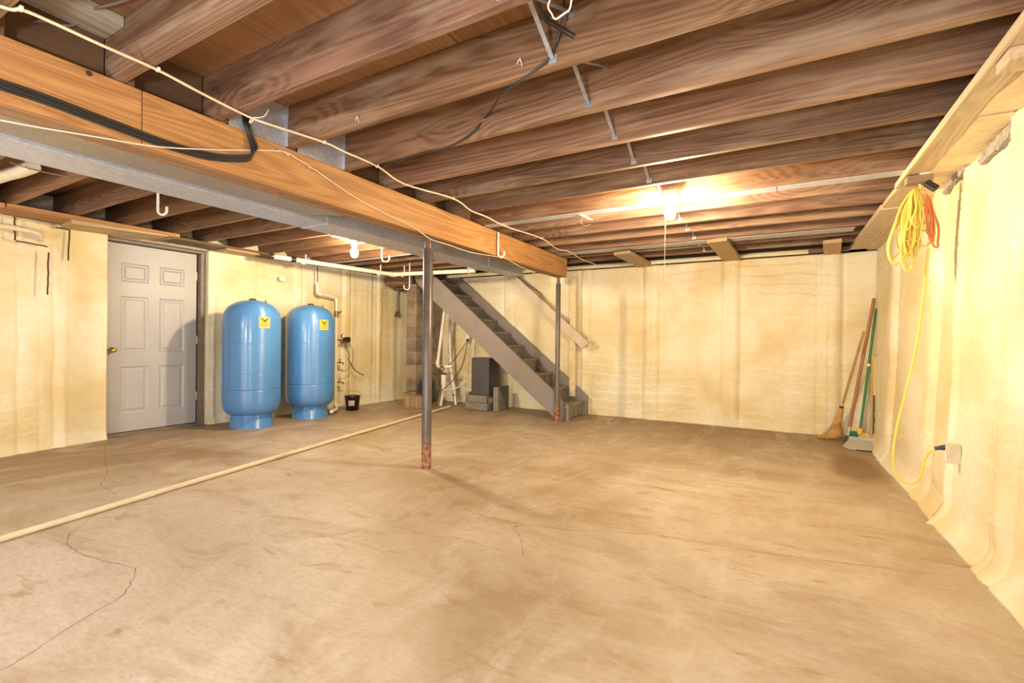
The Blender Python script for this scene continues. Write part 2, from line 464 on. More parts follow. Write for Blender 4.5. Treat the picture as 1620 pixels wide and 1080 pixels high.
def foam_grid(mb, P0, P1, nrm, z0, z1, step, ribs, base_flare=0.05, amp=1.0, wav=0.0, laps=1.0, lean=0.0, seed=1, back=0.25, thin=()):
    """a slab of sprayed foam between floor points P0 and P1: front face with relief, closed at the back"""
    P0 = np.array(P0, float); P1 = np.array(P1, float); L = np.linalg.norm(P1 - P0)
    nu = max(2, int(L / step)); nv = max(2, int((z1 - z0) / step))
    S, Z = np.meshgrid(np.linspace(0, L, nu + 1), np.linspace(z0, z1, nv + 1), indexing='ij')
    D = (P1 - P0) / L
    A = S * 1.0 + (P0[0] + P0[1]) * 0
    w = 0.012 * (fbm(Z * 3.0, Z * 0 + 3, seed + 40, 2) - 0.5) * 2
    d = np.zeros_like(S)
    # soft panels with thin horizontal laps left by each pass of the gun
    d += amp * 0.034 * (fbm(A * 1.1, Z * 1.6, seed, 2) - 0.5)
    warp = 0.9 * fbm(A * 1.3, Z * 1.1, seed + 3, 3) + 0.10 * np.sin(A * 2.7 + seed)
    ph = (Z * 8.5 + warp * 2.0) % 1.0
    lap = np.clip((vnoise(A * 1.9, Z * 1.1, seed + 8) - 0.12) * 2.4, 0, 1)
    d += amp * laps * 0.010 * lap * (ph ** 1.5 - 0.5)
    d -= amp * laps * 0.009 * lap * np.clip(1 - ph / 0.09, 0, 1)
    d += amp * 0.010 * (fbm(A * 5, Z * 7, seed + 5, 3) - 0.5)
    d += amp * 0.004 * (fbm(A * 24, Z * 30, seed + 6, 2) - 0.5)
    if wav: d += wav * (fbm(A * 9.0, Z * 0.35, seed + 11, 2) - 0.5)
    for (c, width, h) in ribs:      # foam over a stud: a raised band with a groove each side
        x = (A - c + w) / width
        r = np.exp(-(x * x) ** 2 * 7)
        rough = 0.008 * (fbm(A * 14, Z * 40, seed + 21, 2) - 0.5)
        r = r * np.clip((Z - z0) / 0.30 + 0.15, 0, 1)
        d += r * (h + rough) - 0.012 * np.exp(-((np.abs(x) - 0.80) / 0.12) ** 2) - 0.007 * np.exp(-((x - 0.1) / 0.07) ** 2)
    for (c, width, h) in thin:      # slim foam-covered conduits
        x = (A - c + 0.7 * w) / width
        d += h * np.exp(-x * x) + 0.003 * np.exp(-x * x) * (fbm(A * 10, Z * 30, seed + 31, 2) - 0.5)
    fl = np.clip(1 - (Z - z0) / (0.13 + 0.04 * vnoise(A * 2, A * 0, seed + 9)), 0, 1)
    d += base_flare * fl * fl * (0.88 + 0.2 * vnoise(A * 5, Z * 4, seed + 13))
    d += lean * (Z - z0)
    X = P0[0] + D[0] * S + nrm[0] * d; Y = P0[1] + D[1] * S + nrm[1] * d
    V = np.stack([X, Y, Z], -1).reshape(-1, 3)
    idx = np.arange((nu + 1) * (nv + 1)).reshape(nu + 1, nv + 1)
    q = np.stack([idx[:-1, :-1], idx[1:, :-1], idx[1:, 1:], idx[:-1, 1:]], -1).reshape(-1, 4)
    n0 = len(mb.v)
    vs = V.tolist()
    rim = list(idx[:, 0]) + list(idx[-1, 1:]) + list(idx[-2::-1, -1]) + list(idx[0, -2:0:-1])
    bl = len(vs)
    for i in rim:
        p = V[i]; s_ = (p[0] - P0[0]) * D[0] + (p[1] - P0[1]) * D[1]
        vs.append([P0[0] + D[0] * s_ - nrm[0] * back, P0[1] + D[1] * s_ - nrm[1] * back, p[2]])
    fs = [tuple(t) for t in q.tolist()]
    m = len(rim)
    fs += [(int(rim[i]), int(rim[(i + 1) % m]), bl + (i + 1) % m, bl + i) for i in range(m)]
    fs.append(tuple(bl + i for i in range(m - 1, -1, -1)))
    sm = [True] * len(q) + [False] * (m + 1)
    mb.v += [tuple(p) for p in vs]; mb.f += [tuple(i + n0 for i in f) for f in fs]; mb.smooth += sm

# ------------------------------------------------------------------ the room shell
YN, YF = -3.6, 6.51          # near (behind the camera) and far wall
XL, XR = -5.95, 0.86
HJ = 2.156                   # underside of the joists
HT = 2.391                   # underside of the subfloor

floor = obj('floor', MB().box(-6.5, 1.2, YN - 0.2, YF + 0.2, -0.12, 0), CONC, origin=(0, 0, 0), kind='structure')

mb = MB()
foam_grid(mb, (-5.80, YN), (-5.83, 1.20), (1, 0), 0, 2.13, 0.03, [(1.0, 0.10, 0.02), (2.2, 0.1, 0.02), (3.4, 0.1, 0.02)], seed=2, back=0.3)
foam_grid(mb, (-5.85, 1.20), (-6.00, 2.165), (1, 0), 0, 2.115, 0.012, [(0.42, 0.16, 0.012)], seed=3, laps=0.6, amp=0.8, back=0.3, base_flare=0.03, thin=[(0.62, 0.03, 0.012)])
foam_grid(mb, (-6.03, 3.165), (-5.80, 5.60), (1, 0), 0, 2.125, 0.014, [(1.15, 0.08, 0.01), (1.95, 0.10, 0.03)], seed=4, amp=0.8, wav=0.026, back=0.3, base_flare=0.04, thin=[(0.06, 0.025, 0.015)])
foam_grid(mb, (-5.80, 5.60), (-5.75, 6.50), (1, 0), 0, 2.125, 0.016, [(0.15, 0.07, 0.02)], seed=6, amp=0.7, wav=0.05, back=0.35, base_flare=0.04)
wall_left = obj('wall_left', mb, FOAM, origin=(-6, 0, 0), kind='structure')

mb = MB()
foam_grid(mb, (1.10, YF), (-5.75, YF), (0, -1), 0, 2.10, 0.014, [(0.57, 0.15, 0.034), (1.62, 0.15, 0.036), (2.60, 0.15, 0.034), (3.54, 0.10, 0.02), (4.84, 0.12, 0.02)], seed=7, amp=1.0, back=0.2, base_flare=0.018)
wall_back = obj('wall_back', mb, FOAM, origin=(0, YF, 0), kind='structure')

mb = MB()
foam_grid(mb, (0.885, YN), (0.885, 1.80), (-1, 0), 0, 2.118, 0.025, [(YY - YN, 0.14, 0.036) for YY in (-2.9, -1.7, -0.5, 0.7)], seed=9, amp=1.0, laps=0.42, lean=-0.030, back=0.4, base_flare=0.075)
foam_grid(mb, (0.885, 1.80), (0.885, YF), (-1, 0), 0, 2.118, 0.0105, [(YY - 1.80, 0.14, 0.036) for YY in (1.9, 2.95, 4.22, 5.45)], seed=9, amp=1.0, laps=0.42, lean=-0.030, back=0.4, base_flare=0.075, thin=[(3.66 - 1.80, 0.018, 0.030)])
wall_right = obj('wall_right', mb, FOAM, origin=(0.9, 0, 0), kind='structure')
wall_front = obj('wall_front', MB().box(-6.3, 1.2, YN - 0.2, YN - 0.001, 0, 2.39), FOAMB, origin=(0, YN, 0), kind='structure')

# torn foam that leaves the bare concrete visible along the top of the right wall
def ragged(name, pts, x, mat, parent, th=0.004):
    poly = []
    for i in range(len(pts)):
        (y0, z0), (y1, z1) = pts[i], pts[(i + 1) % len(pts)]
        for t in (0, 0.25, 0.5, 0.75):
            poly.append((y0 + (y1 - y0) * t + random.uniform(-.006, .006), z0 + (z1 - z0) * t + random.uniform(-.007, .007)))
    return obj(name, MB().prism(poly, 'x', x - th, x + 0.02), mat, parent)
for pts in (
    [(3.03, 2.108), (3.20, 2.095), (3.36, 2.085), (3.45, 2.06), (3.40, 2.03), (3.28, 2.035), (3.17, 2.025), (3.06, 2.045), (2.98, 2.07)],
    [(3.62, 2.105), (3.80, 2.108), (3.98, 2.10), (4.06, 2.06), (4.02, 2.04), (3.92, 2.068), (3.80, 2.062), (3.70, 2.075)],
    [(2.30, 2.108), (2.52, 2.10), (2.64, 2.085), (2.60, 2.045), (2.46, 2.055), (2.34, 2.04), (2.24, 2.07)]):
    ragged('bare_concrete', pts, 0.932, ROCK, wall_right)

# shell of the floor above
ceiling = obj('ceiling', MB().box(-6.4, 1.3, YN - 0.2, YF + 0.3, HT + 0.022, HT + 0.05), SUB, origin=(0, 0, HT), kind='structure')
y = YN - 0.2
while y < YF + 0.3:
    for x0, x1 in ((-6.4, -3.7), (-3.695, -1.26), (-1.255, 1.3)):
        box('subfloor_panel', x0, x1, y, min(y + 1.215, YF + 0.3), HT, HT + 0.02, SUB, ceiling)
    y += 1.22

JY = [-3.05, -2.65, -2.25, -1.85, -1.45, -1.05, -0.655, -0.255, 0.145, 0.545, 0.945, 1.345, 1.745, 2.15, 2.555, 2.955, 3.35, 3.75, 4.17, 4.56, 4.95, 5.38, 5.78, 6.18]
jr = None
for i, yk in enumerate(JY):
    dz = random.uniform(-0.003, 0.003)
    box('floor_joist', -2.56, 0.93, yk - 0.038, yk, HJ + max(0, dz), HT, JOIST, ceiling, 0.004)
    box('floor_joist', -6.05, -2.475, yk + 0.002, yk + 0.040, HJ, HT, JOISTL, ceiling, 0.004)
    if i + 1 < len(JY):
        y2 = JY[i + 1]
        # blocking over the beam
        if abs(yk - 1.345) < 0.01 or abs(yk - 1.745) < 0.01:
            m = MB().box(-2.470, -2.466, yk + 0.041, y2 - 0.040, HJ + 0.002, HT - 0.002)
            m.box(-2.466, -2.440, y2 - 0.043, y2 - 0.040, HJ + 0.002, HT - 0.002)
            obj('metal_bay_panel', m, GALVB, ceiling)
        else:
            box('blocking', -2.600, -2.562, yk + 0.042, y2 - 0.040, HJ + 0.02, HT, DARKW, ceiling)
# rims closing the joist bays
box('rim_board', -6.12, -6.06, YN, YF + 0.1, HJ, HT, RIMINS, ceiling)
box('rim_board', 0.94, 0.98, YN, YF + 0.1, HJ, HT, DARKW, ceiling)
box('rim_board', -6.1, 0.98, YF + 0.12, YF + 0.16, 2.0, HT, DARKW, ceiling)
for i, yk in enumerate(JY):
    if -0.5 < yk < 6.0:
        # foam pushed into the left joist bays
        y2 = JY[i + 1]; c = (yk + y2) / 2
        mbf = MB()
        foam_grid(mbf, (-5.99, yk + 0.045), (-5.99, y2 - 0.002), (1, 0), HJ + 0.002, HT - 0.01, 0.02, [], seed=20 + i, amp=2.0, back=0.06, base_flare=0.09)
        obj('bay_insulation', mbf, RIMINS if yk < 1.9 else FOAM, ceiling)
# galvanised strips closing a return bay
box('metal_strip', -2.44, -0.02, 3.752, 3.862, HJ - 0.004, HJ + 0.0, GALVB, ceiling)
box('metal_strip', -0.012, 0.69, 3.752, 3.862, HJ - 0.004, HJ + 0.0, GALVB, ceiling)
box('metal_strip', -2.44, -0.9, 5.382, 5.56, HJ - 0.004, HJ + 0.0, GALV, ceiling)
box('metal_strip', -0.895, 0.62, 5.382, 5.56, HJ - 0.004, HJ + 0.0, GALV, ceiling)
box('grey_board', -2.54, -2.37, 0.589, 0.905, HT - 0.045, HT - 0.001, GREYW, ceiling, 0.004)

# metal cross bracing between the joists
def brace_foot(mb, x, yj, z, sgn):
    mb.box(x - 0.017, x + 0.017, min(yj, yj - sgn * 0.003), max(yj, yj - sgn * 0.003), z - 0.022, z + 0.012)
for i in range(len(JY) - 1):
    a, b_ = JY[i], JY[i + 1] - 0.038
    if a < 0.5 or a > 5.9: continue
    m = MB()
    m.beam((-0.79, a + 0.004, HT - 0.02), (-0.79, b_ - 0.006, HJ + 0.030), 0.018, 0.004)
    m.beam((-0.796, a + 0.004, HT - 0.017), (-0.796, b_ - 0.006, HJ + 0.033), 0.003, 0.012)
    m.beam((-0.784, a + 0.004, HT - 0.017), (-0.784, b_ - 0.006, HJ + 0.033), 0.003, 0.012)
    brace_foot(m, -0.79, b_, HJ + 0.035, 1)
    m.box(-0.807, -0.773, a, a + 0.003, HT - 0.03, HT - 0.005)
    obj('cross_brace', m, GALV, ceiling)
    m = MB()
    m.beam((-0.71, a + 0.006, HJ + 0.030), (-0.71, b_ - 0.004, HT - 0.05), 0.016, 0.006)
    m.box(-0.727, -0.693, a, a + 0.003, HJ + 0.005, HJ + 0.04)
    m.box(-0.722, -0.698, b_ - 0.003, b_, HT - 0.065, HT - 0.04)
    obj('cross_brace', m, GALVD, ceiling)

# plates on top of the walls
obj('sill_plate', MB().box(0.697, 1.05, YN, 4.60, 2.120, HJ - 0.001), PLATEW, ceiling, 0.003)
obj('sill_plate', MB().box(0.690, 1.05, 4.605, YF + 0.1, 2.112, HJ - 0.001), PLATEW, ceiling, 0.003)
obj('edge_strip', MB().box(0.680, 0.696, YN, 4.05, 2.116, HJ - 0.003), PLATEW, ceiling, 0.002)
mbf = MB()
# thin over-spray of foam on the underside of the right plate
for (y0, y1, seed) in ((0.2, 2.9, 61), (2.95, 4.55, 62)):
    foam = MB()
    n = int((y1 - y0) / 0.04)
    for a in range(n):
        ya = y0 + (y1 - y0) * a / n; yb = y0 + (y1 - y0) * (a + 1) / n
        wa = 0.76 + 0.12 * float(fbm(np.array([ya * 2.3]), np.array([0.3]), seed)[0]); wb = 0.76 + 0.12 * float(fbm(np.array([yb * 2.3]), np.array([0.3]), seed)[0])
        foam.hexa([(wa, ya, 2.112), (0.98, ya, 2.106), (0.98, yb, 2.106), (wb, yb, 2.112), (wa + 0.01, ya, 2.1195), (0.98, ya, 2.1195), (0.98, yb, 2.1195), (wb + 0.01, yb, 2.1195)])
    obj('overspray', foam, FOAMB, ceiling)
box('plate_block', 0.70, 0.93, 2.30, 2.42, 2.075, 2.1185, PLATEW, ceiling, 0.004)
lp = obj('sill_plate', MB().box(-6.05, -5.57, YN, 1.325, 2.118, HJ - 0.001), BEAMW, ceiling, 0.003)
obj('sill_plate', MB().box(-6.05, -5.55, 1.33, 2.62, 2.118, HJ - 0.001), BEAMW, ceiling, 0.003)
obj('sill_plate', MB().box(-6.05, -5.72, 2.625, 5.30, 2.128, HJ - 0.001), DARKW, ceiling, 0.003)
obj('plate_scab', MB().hexa([(-5.95, 1.78, 2.085), (-5.56, 1.74, 2.075), (-5.53, 2.50, 2.105), (-5.95, 2.50, 2.105), (-5.95, 1.78, 2.117), (-5.56, 1.74, 2.117), (-5.53, 2.50, 2.117), (-5.95, 2.50, 2.117)]), BOARDW, ceiling, 0.003)
box('plate_scab', -5.98, -5.72, 3.20, 3.62, 2.106, 2.127, BOARDW, ceiling, 0.003)
box('blocking', -5.66, -5.30, 1.06, 1.10, HJ + 0.001, HJ + 0.15, DARKW, ceiling, 0.003)

# short boards carried on top of the far wall
for (x0, x1, y0, z) in ((-1.74, -1.53, 5.56, 2.105), (-0.66, -0.46, 5.30, 2.105), (0.40, 0.56, 5.85, 2.10)):
    m = MB().hexa([(x0, y0, z), (x1, y0 - 0.04, z), (x1 + 0.06, YF + 0.05, z - 0.02), (x0 + 0.06, YF + 0.05, z - 0.02), (x0, y0, z + 0.038), (x1, y0 - 0.04, z + 0.038), (x1 + 0.06, YF + 0.05, z + 0.02), (x0 + 0.06, YF + 0.05, z + 0.02)])
    obj('sill_brace', m, BOARDW, ceiling, 0.003)
# dark gap and ledge above the far wall's foam
box('top_plate', -5.5, 0.86, YF - 0.10, YF + 0.12, 2.112, HJ - 0.001, DARKW, ceiling, 0.003)
mbf = MB()
foam_grid(mbf, (0.3, YF - 0.105), (-4.9, YF - 0.105), (0, -1), 2.100, 2.150, 0.02, [], seed=33, amp=1.0, back=0.02, base_flare=0.03)
obj('overspray', mbf, FOAM, ceiling)

# ------------------------------------------------------------------ grey six-panel door
door = obj('door_1', MB().box(-6.30, -6.22, 2.14, 3.16, 0.0, 2.118), DARKGAP, origin=(-6.24, 2.64, 0), kind='structure')
sl = MB()
Y0, Y1, Z0, Z1 = 2.205, 3.095, 0.028, 2.062
XF = -6.165
# slab with six raised-and-fielded panels pressed into its face
def rect_ring(m, y0, y1, z0, z1, xa, a, xb):
    """sloping frame from outer rect at depth xa to a rect inset by a at depth xb"""
    o = [(xa, y0, z0), (xa, y1, z0), (xa, y1, z1), (xa, y0, z1)]
    q = [(xb, y0 + a, z0 + a), (xb, y1 - a, z0 + a), (xb, y1 - a, z1 - a), (xb, y0 + a, z1 - a)]
    m.add(o + q, [(i, (i + 1) % 4, 4 + (i + 1) % 4, 4 + i) for i in range(4)])
cols = [(Y0 + 0.135, Y0 + 0.395), (Y0 + 0.50, Y0 + 0.76)]
rows = [(0.225, 0.735), (0.89, 1.50), (1.655, 1.86)]
ys = [Y0] + [t for c in cols for t in c] + [Y1]
zs = [Z0] + [t for c in rows for t in c] + [Z1]
for a in range(5):
    for b_ in range(7):
        if a in (1, 3) and b_ in (1, 3, 5): continue
        sl.add([(XF, ys[a], zs[b_]), (XF, ys[a + 1], zs[b_]), (XF, ys[a + 1], zs[b_ + 1]), (XF, ys[a], zs[b_ + 1])], [(0, 1, 2, 3)])
sl.add([(XF, Y0, Z0), (XF, Y1, Z0), (XF, Y1, Z1), (XF, Y0, Z1), (-6.21, Y0, Z0), (-6.21, Y1, Z0), (-6.21, Y1, Z1), (-6.21, Y0, Z1)],
       [(0, 4, 5, 1), (1, 5, 6, 2), (2, 6, 7, 3), (3, 7, 4, 0), (4, 7, 6, 5)])
leaf = obj('door_leaf', sl, DOORM, door)
for c in cols:
    for r in rows:
        m = MB()
        rect_ring(m, c[0], c[1], r[0], r[1], XF, 0.016, XF - 0.012)
        rect_ring(m, c[0] + 0.016, c[1] - 0.016, r[0] + 0.016, r[1] - 0.016, XF - 0.012, 0.012, XF - 0.012)
        rect_ring(m, c[0] + 0.028, c[1] - 0.028, r[0] + 0.028, r[1] - 0.028, XF - 0.012, 0.020, XF - 0.002)
        y0, y1, z0, z1 = c[0] + 0.048, c[1] - 0.048, r[0] + 0.048, r[1] - 0.048
        m.add([(XF - 0.002, y0, z0), (XF - 0.002, y1, z0), (XF - 0.002, y1, z1), (XF - 0.002, y0, z1)], [(0, 1, 2, 3)])
        obj('door_panel', m, DOORM, leaf)
kn = MB()
kn.lathe([(0.030, 0), (0.032, 0.004), (0.027, 0.008), (0.012, 0.010), (0.010, 0.030), (0.018, 0.036), (0.027, 0.048), (0.027, 0.058), (0.018, 0.066), (0.004, 0.068)], (XF, 2.262, 0.915), 20, 'x')
obj('door_knob', kn, BRASS, leaf, label='round brass knob')
for z in (0.35, 1.03, 1.80):
    m = MB().cyl((XF + 0.004, 3.103, z - 0.05), (XF + 0.004, 3.103, z + 0.05), 0.007, 8)
    m.box(XF - 0.002, XF + 0.002, 3.083, 3.125, z - 0.048, z + 0.048)
    obj('hinge', m, plain('painted_hinge', (0.50, 0.42, 0.30), 0.4, 0.3), door)
fr = MB()
fr.box(-6.26, -6.10, 3.112, 3.160, 0, 2.08)
obj('door_jamb', fr, FRAMEM, door, 0.003)
obj('door_jamb', MB().box(-6.26, -6.10, 2.150, 2.198, 0, 2.08), FRAMEM, door, 0.003)
obj('door_head', MB().box(-6.26, -6.09, 2.150, 3.160, 2.070, 2.098), FRAMEM, door, 0.003)
obj('door_head', MB().box(-6.24, -6.03, 2.130, 3.175, 2.100, 2.128), plain('taupe_casing_paint', (0.36, 0.305, 0.24), 0.5), door, 0.003)
obj('door_threshold', MB().box(-6.26, -6.09, 2.150, 3.160, 0.0, 0.022), FRAMEM, door, 0.003)

# dark slits where the foam has pulled away from the panel on the left wall
for i, (a, b_) in enumerate((( (-5.8600, 1.4427, 2.1024), (-5.8600, 1.4476, 1.8924) ), ( (-5.8700, 1.4540, 1.8946), (-5.8700, 1.6600, 1.8752) ), ( (-5.8700, 1.6688, 1.8301), (-5.8700, 1.6644, 1.4394) ), ( (-5.9300, 1.8325, 2.0743), (-5.9300, 1.8226, 1.7822) ), ( (-5.9200, 1.7301, 2.0756), (-5.9200, 1.8249, 2.0716) ))):  # these and many later points: image pixels projected onto planes, baked as coordinates
    n = 9; P = []
    for k in range(n):
        t = k / (n - 1)
        P.append((a[0] + (b_[0] - a[0]) * t + 0.03, a[1] + (b_[1] - a[1]) * t + random.uniform(-.003, .003), a[2] + (b_[2] - a[2]) * t + random.uniform(-.003, .003)))
    obj('foam_slit', MB().tube(P, 0.006, 5), DARKGAP, wall_left)

# cracks in the slab
def crack(pts, w=0.004):
    P = smooth_path(pts, 6)
    m = MB(); L = []; R_ = []
    for i, p in enumerate(P):
        t = (P[min(i + 1, len(P) - 1)] - P[max(i - 1, 0)]).normalized(); n = Vector((-t.y, t.x, 0))
        j = random.uniform(-.006, .006); ww = w * random.uniform(0.3, 1.0)
        L.append(Vector((p.x, p.y, 0.0006)) + n * (j + ww / 2)); R_.append(Vector((p.x, p.y, 0.0006)) + n * (j - ww / 2))
    k = len(P)
    m.add(L + R_, [(i, i + 1, k + i + 1, k + i) for i in range(k - 1)])
    obj('floor_crack', m, CRACKM, floor)
CRACKM = plain('crack_dirt', (0.27, 0.165, 0.085), 0.9)
for pts in (
    [(-5.7282, 2.0599, 0.0000), (-5.0063, 1.7968, 0.0000), (-4.5248, 1.6443, 0.0000), (-4.2016, 1.4872, 0.0000), (-3.9857, 1.4703, 0.0000), (-3.7376, 1.3825, 0.0000), (-3.4054, 1.1211, 0.0000), (-3.2740, 1.0207, 0.0000), (-3.1059, 0.9783, 0.0000), (-2.8914, 0.9766, 0.0000), (-2.6504, 1.0231, 0.0000), (-2.5559, 1.0299, 0.0000), (-2.4114, 0.9538, 0.0000), (-2.3213, 0.8757, 0.0000), (-2.2611, 0.7282, 0.0000), (-2.1876, 0.6050, 0.0000), (-2.1372, 0.5033, 0.0000)],
    [(-2.3428, 2.9042, 0.0000), (-1.8252, 2.4993, 0.0000), (-1.4270, 2.3985, 0.0000), (-1.0138, 2.4729, 0.0000), (-0.6632, 2.6324, 0.0000), (-0.2779, 2.6837, 0.0000), (0.1753, 2.7627, 0.0000), (0.6750, 2.8778, 0.0000)],
    [(-2.1617, 2.6811, 0.0000), (-1.9602, 2.2835, 0.0000), (-1.9609, 2.0104, 0.0000), (-2.1406, 1.6801, 0.0000), (-2.3716, 1.5798, 0.0000)],
    [(-2.3724, 4.6548, 0.0000), (-2.2292, 3.7345, 0.0000), (-2.2097, 3.2424, 0.0000), (-2.1938, 2.8403, 0.0000)],
    [(-1.3948, 2.4178, 0.0000), (-1.2043, 2.2403, 0.0000), (-1.0817, 2.0539, 0.0000)]):
    crack(pts)

# ------------------------------------------------------------------ main beam
beam = thing('support_beam', 'long orange-brown wooden beam running across the room under the joists', 'beam', (-2.53, 1.0, 1.911))
BZ0, BZ1 = 1.911, HJ - 0.001
box('plank', -2.498, -2.460, YN, 1.005, BZ0, BZ1, BEAMW, beam, 0.003)
box('plank', -2.498, -2.460, 1.008, 5.83, BZ0, BZ1, BEAMW, beam, 0.003)
box('inner_plank', -2.546, -2.500, YN, 5.83, BZ0 + 0.004, BZ1, BEAMC, beam, 0.003)
box('inner_plank', -2.600, -2.549, YN, 5.83, BZ0 - 0.003, BZ1, BEAMC, beam, 0.003)
m = MB().lathe([(0.010, -0.001), (0.010, 0.001)], (-2.459, 0.0, 0.0), 10, 'x')
hp = (-2.4590, 0.8212, 2.1386)
obj('bolt_hole', MB().lathe([(0.011, -0.001), (0.011, 0.0012)], (-2.4595, hp[1], hp[2]), 12, 'x'), DARKGAP, beam)

# ------------------------------------------------------------------ steel posts
def post(loc, label, r=0.038):
    x, y = loc
    t = thing('support_post', label, 'post', (x, y, 0), 'steel posts under the beam')
    obj('outer_tube', MB().lathe([(r, 0.004), (r, 1.81), (r - 0.003, 1.815)], (x, y, 0), 28), POST, t)
    obj('inner_tube', MB().lathe([(r - 0.012, 1.81), (r - 0.012, 1.900)], (x, y, 0), 20), plain('rusty_tube', (0.16, 0.095, 0.065), 0.5, 0.4, var=0.3), t)
    m = MB().box(x - 0.06, x + 0.06, y - 0.075, y + 0.075, 1.900, 1.907)
    obj('top_plate', m, plain('primer_red', (0.30, 0.14, 0.09), 0.5, 0.3), t, 0.001)
    obj('base_ring', MB().lathe([(r + 0.002, 0.0), (r + 0.002, 0.006)], (x, y, 0), 28), plain('rust', (0.30, 0.15, 0.09), 0.7), t)
    for z in (1.30, 1.05): obj('pin_hole', MB().lathe([(0.006, -0.002), (0.006, 0.003)], (x - 0.006, y - r, z), 8, 'y'), DARKGAP, t)
    return t
post((-2.522, 3.045), 'grey steel post with a rusted foot standing in the middle of the floor', 0.040)
post((-2.515, 5.680), 'thinner-looking steel post with orange rusty foot at the bottom of the stairs', 0.032)

# ------------------------------------------------------------------ ducts
duct = thing('air_duct', 'grey galvanised rectangular duct hung along the beam', 'duct', (-3.12, 2.5, 1.93))
DB = 1.932
for (y0, y1) in ((YN, 0.2), (0.203, 2.42), (2.423, 4.70)):
    box('duct_section', -3.27, -2.972, y0, y1, DB, 2.148, GALVB, duct, 0.004)
m = MB().hexa([(-3.27, 4.703, DB), (-2.972, 4.703, DB), (-2.972, 5.56, DB), (-3.20, 5.56, DB), (-3.27, 4.703, 2.148), (-2.972, 4.703, 2.148), (-2.972, 5.56, 2.148), (-3.20, 5.56, 2.148)])
obj('duct_section', m, GALVB, duct, 0.004)
for y in (0.20, 2.42, 4.70):
    m = MB().box(-3.275, -2.967, y - 0.016, y + 0.018, DB - 0.004, DB + 0.001)
    m.box(-2.973, -2.965, y - 0.016, y + 0.018, DB, 2.14)
    obj('drive_cleat', m, GALVB, duct, 0.001)
fl = MB().hexa([(-2.958, YN, 1.945), (-2.605, YN, 1.945), (-2.605, 2.42, 1.945), (-2.94, 2.20, 1.945), (-2.958, YN, 2.0), (-2.605, YN, 2.0), (-2.605, 2.42, 2.0), (-2.94, 2.20, 2.0)])
fd = obj('return_duct', fl, DULLMETAL, None, 0.003)
tag(fd, 'flat brownish metal duct filling the gap between beam and grey duct', 'duct')

# ------------------------------------------------------------------ blue pressure tanks
def tank(x, y, label, rot):
    t = thing('pressure_tank', label, 'tank', (x, y, 0), 'blue pressure tanks by the left wall')
    R_ = 0.312
    prof = [(0.20, 0.150), (0.245, 0.165), (0.285, 0.20), (0.303, 0.25), (0.310, 0.31), (R_, 0.38), (R_, 0.44), (R_, 0.448), (R_ - 0.004, 0.452), (R_ - 0.004, 0.458), (R_, 0.462), (R_, 0.470), (R_, 0.55),
            (R_, 0.632), (R_, 0.640), (R_ - 0.0015, 0.643), (R_, 0.646), (R_, 0.654), (R_, 0.80), (R_, 0.977), (R_, 0.985), (R_ - 0.0015, 0.989), (R_, 0.993), (R_, 1.001), (R_, 1.15), (R_, 1.26), (0.308, 1.31), (0.295, 1.36), (0.268, 1.41), (0.225, 1.452), (0.165, 1.485), (0.095, 1.505), (0.03, 1.512)]
    obj('tank_shell', MB().lathe(prof, (x, y, 0), 72), BLUE, t)
    obj('tank_stand', MB().lathe([(0.232, 0.0), (0.232, 0.006), (0.226, 0.010), (0.226, 0.160), (0.215, 0.172)], (x, y, 0), 64), BLUE, t)
    obj('cap', MB().lathe([(0.040, 1.503), (0.040, 1.522), (0.034, 1.528), (0.006, 1.529)], (x, y, 0), 20), BLACK, t, label='black plastic cap')
    d = Vector((math.cos(rot + 0.5), math.sin(rot + 0.5), 0))
    obj('air_valve', MB().cyl((x + d.x * 0.17, y + d.y * 0.17, 1.478), (x + d.x * 0.172, y + d.y * 0.172, 1.512), 0.006, 8), BLACK, t)
    # curved sticker
    def patch(m, a0, a1, z0, z1, rr):
        n = 8; vs = []
        for i in range(n + 1):
            a = a0 + (a1 - a0) * i / n
            vs += [(x + rr * math.cos(a), y + rr * math.sin(a), z0), (x + rr * math.cos(a), y + rr * math.sin(a), z1)]
        m.add(vs, [(2 * i, 2 * i + 2, 2 * i + 3, 2 * i + 1) for i in range(n)], True)
    hw = 0.20
    m = MB(); patch(m, rot - hw, rot + hw, 1.175, 1.305, R_ + 0.0012)
    lb = obj('warning_label', m, LABEL, t, label='small yellow warning sticker with a black chevron')
    # printed mark: black chevron from the top corners down to the middle, rules below
    m = MB()
    def pt(u, z, rr=R_ + 0.0026):
        a = rot + hw * u
        return (x + rr * math.cos(a), y + rr * math.sin(a), z)
    for s in (-1, 1):
        n = 6
        for i in range(n):
            u0 = -0.80 * s * (1 - i / n); u1 = -0.80 * s * (1 - (i + 1) / n)
            z0 = 1.299 - 0.033 * i / n; z1 = 1.299 - 0.033 * (i + 1) / n
            th = 0.010 + 0.012 * i / n; th1 = 0.010 + 0.012 * (i + 1) / n
            m.add([pt(u0, z0), pt(u1, z1), pt(u1, z1 - th1), pt(u0, z0 - th)], [(0, 1, 2, 3)])
    for k, z in enumerate((1.256, 1.212)):
        for i in range(8):
            u0 = -0.95 + 1.9 * i / 8; u1 = u0 + 1.9 / 8
            m.add([pt(u0, z), pt(u1, z), pt(u1, z - 0.0016), pt(u0, z - 0.0016)], [(0, 1, 2, 3)])
    for z in (1.284, 1.245, 1.237, 1.229, 1.221, 1.201, 1.193):
        w0 = 0.28 if z > 1.27 else 0.8
        u = -w0
        while u < w0:
            du = random.uniform(0.05, 0.14)
            m.add([pt(u, z), pt(u + du, z), pt(u + du, z - 0.003), pt(u, z - 0.003)], [(0, 1, 2, 3)])
            u += du + 0.05
    obj('label_print', m, INK, lb)
    return t
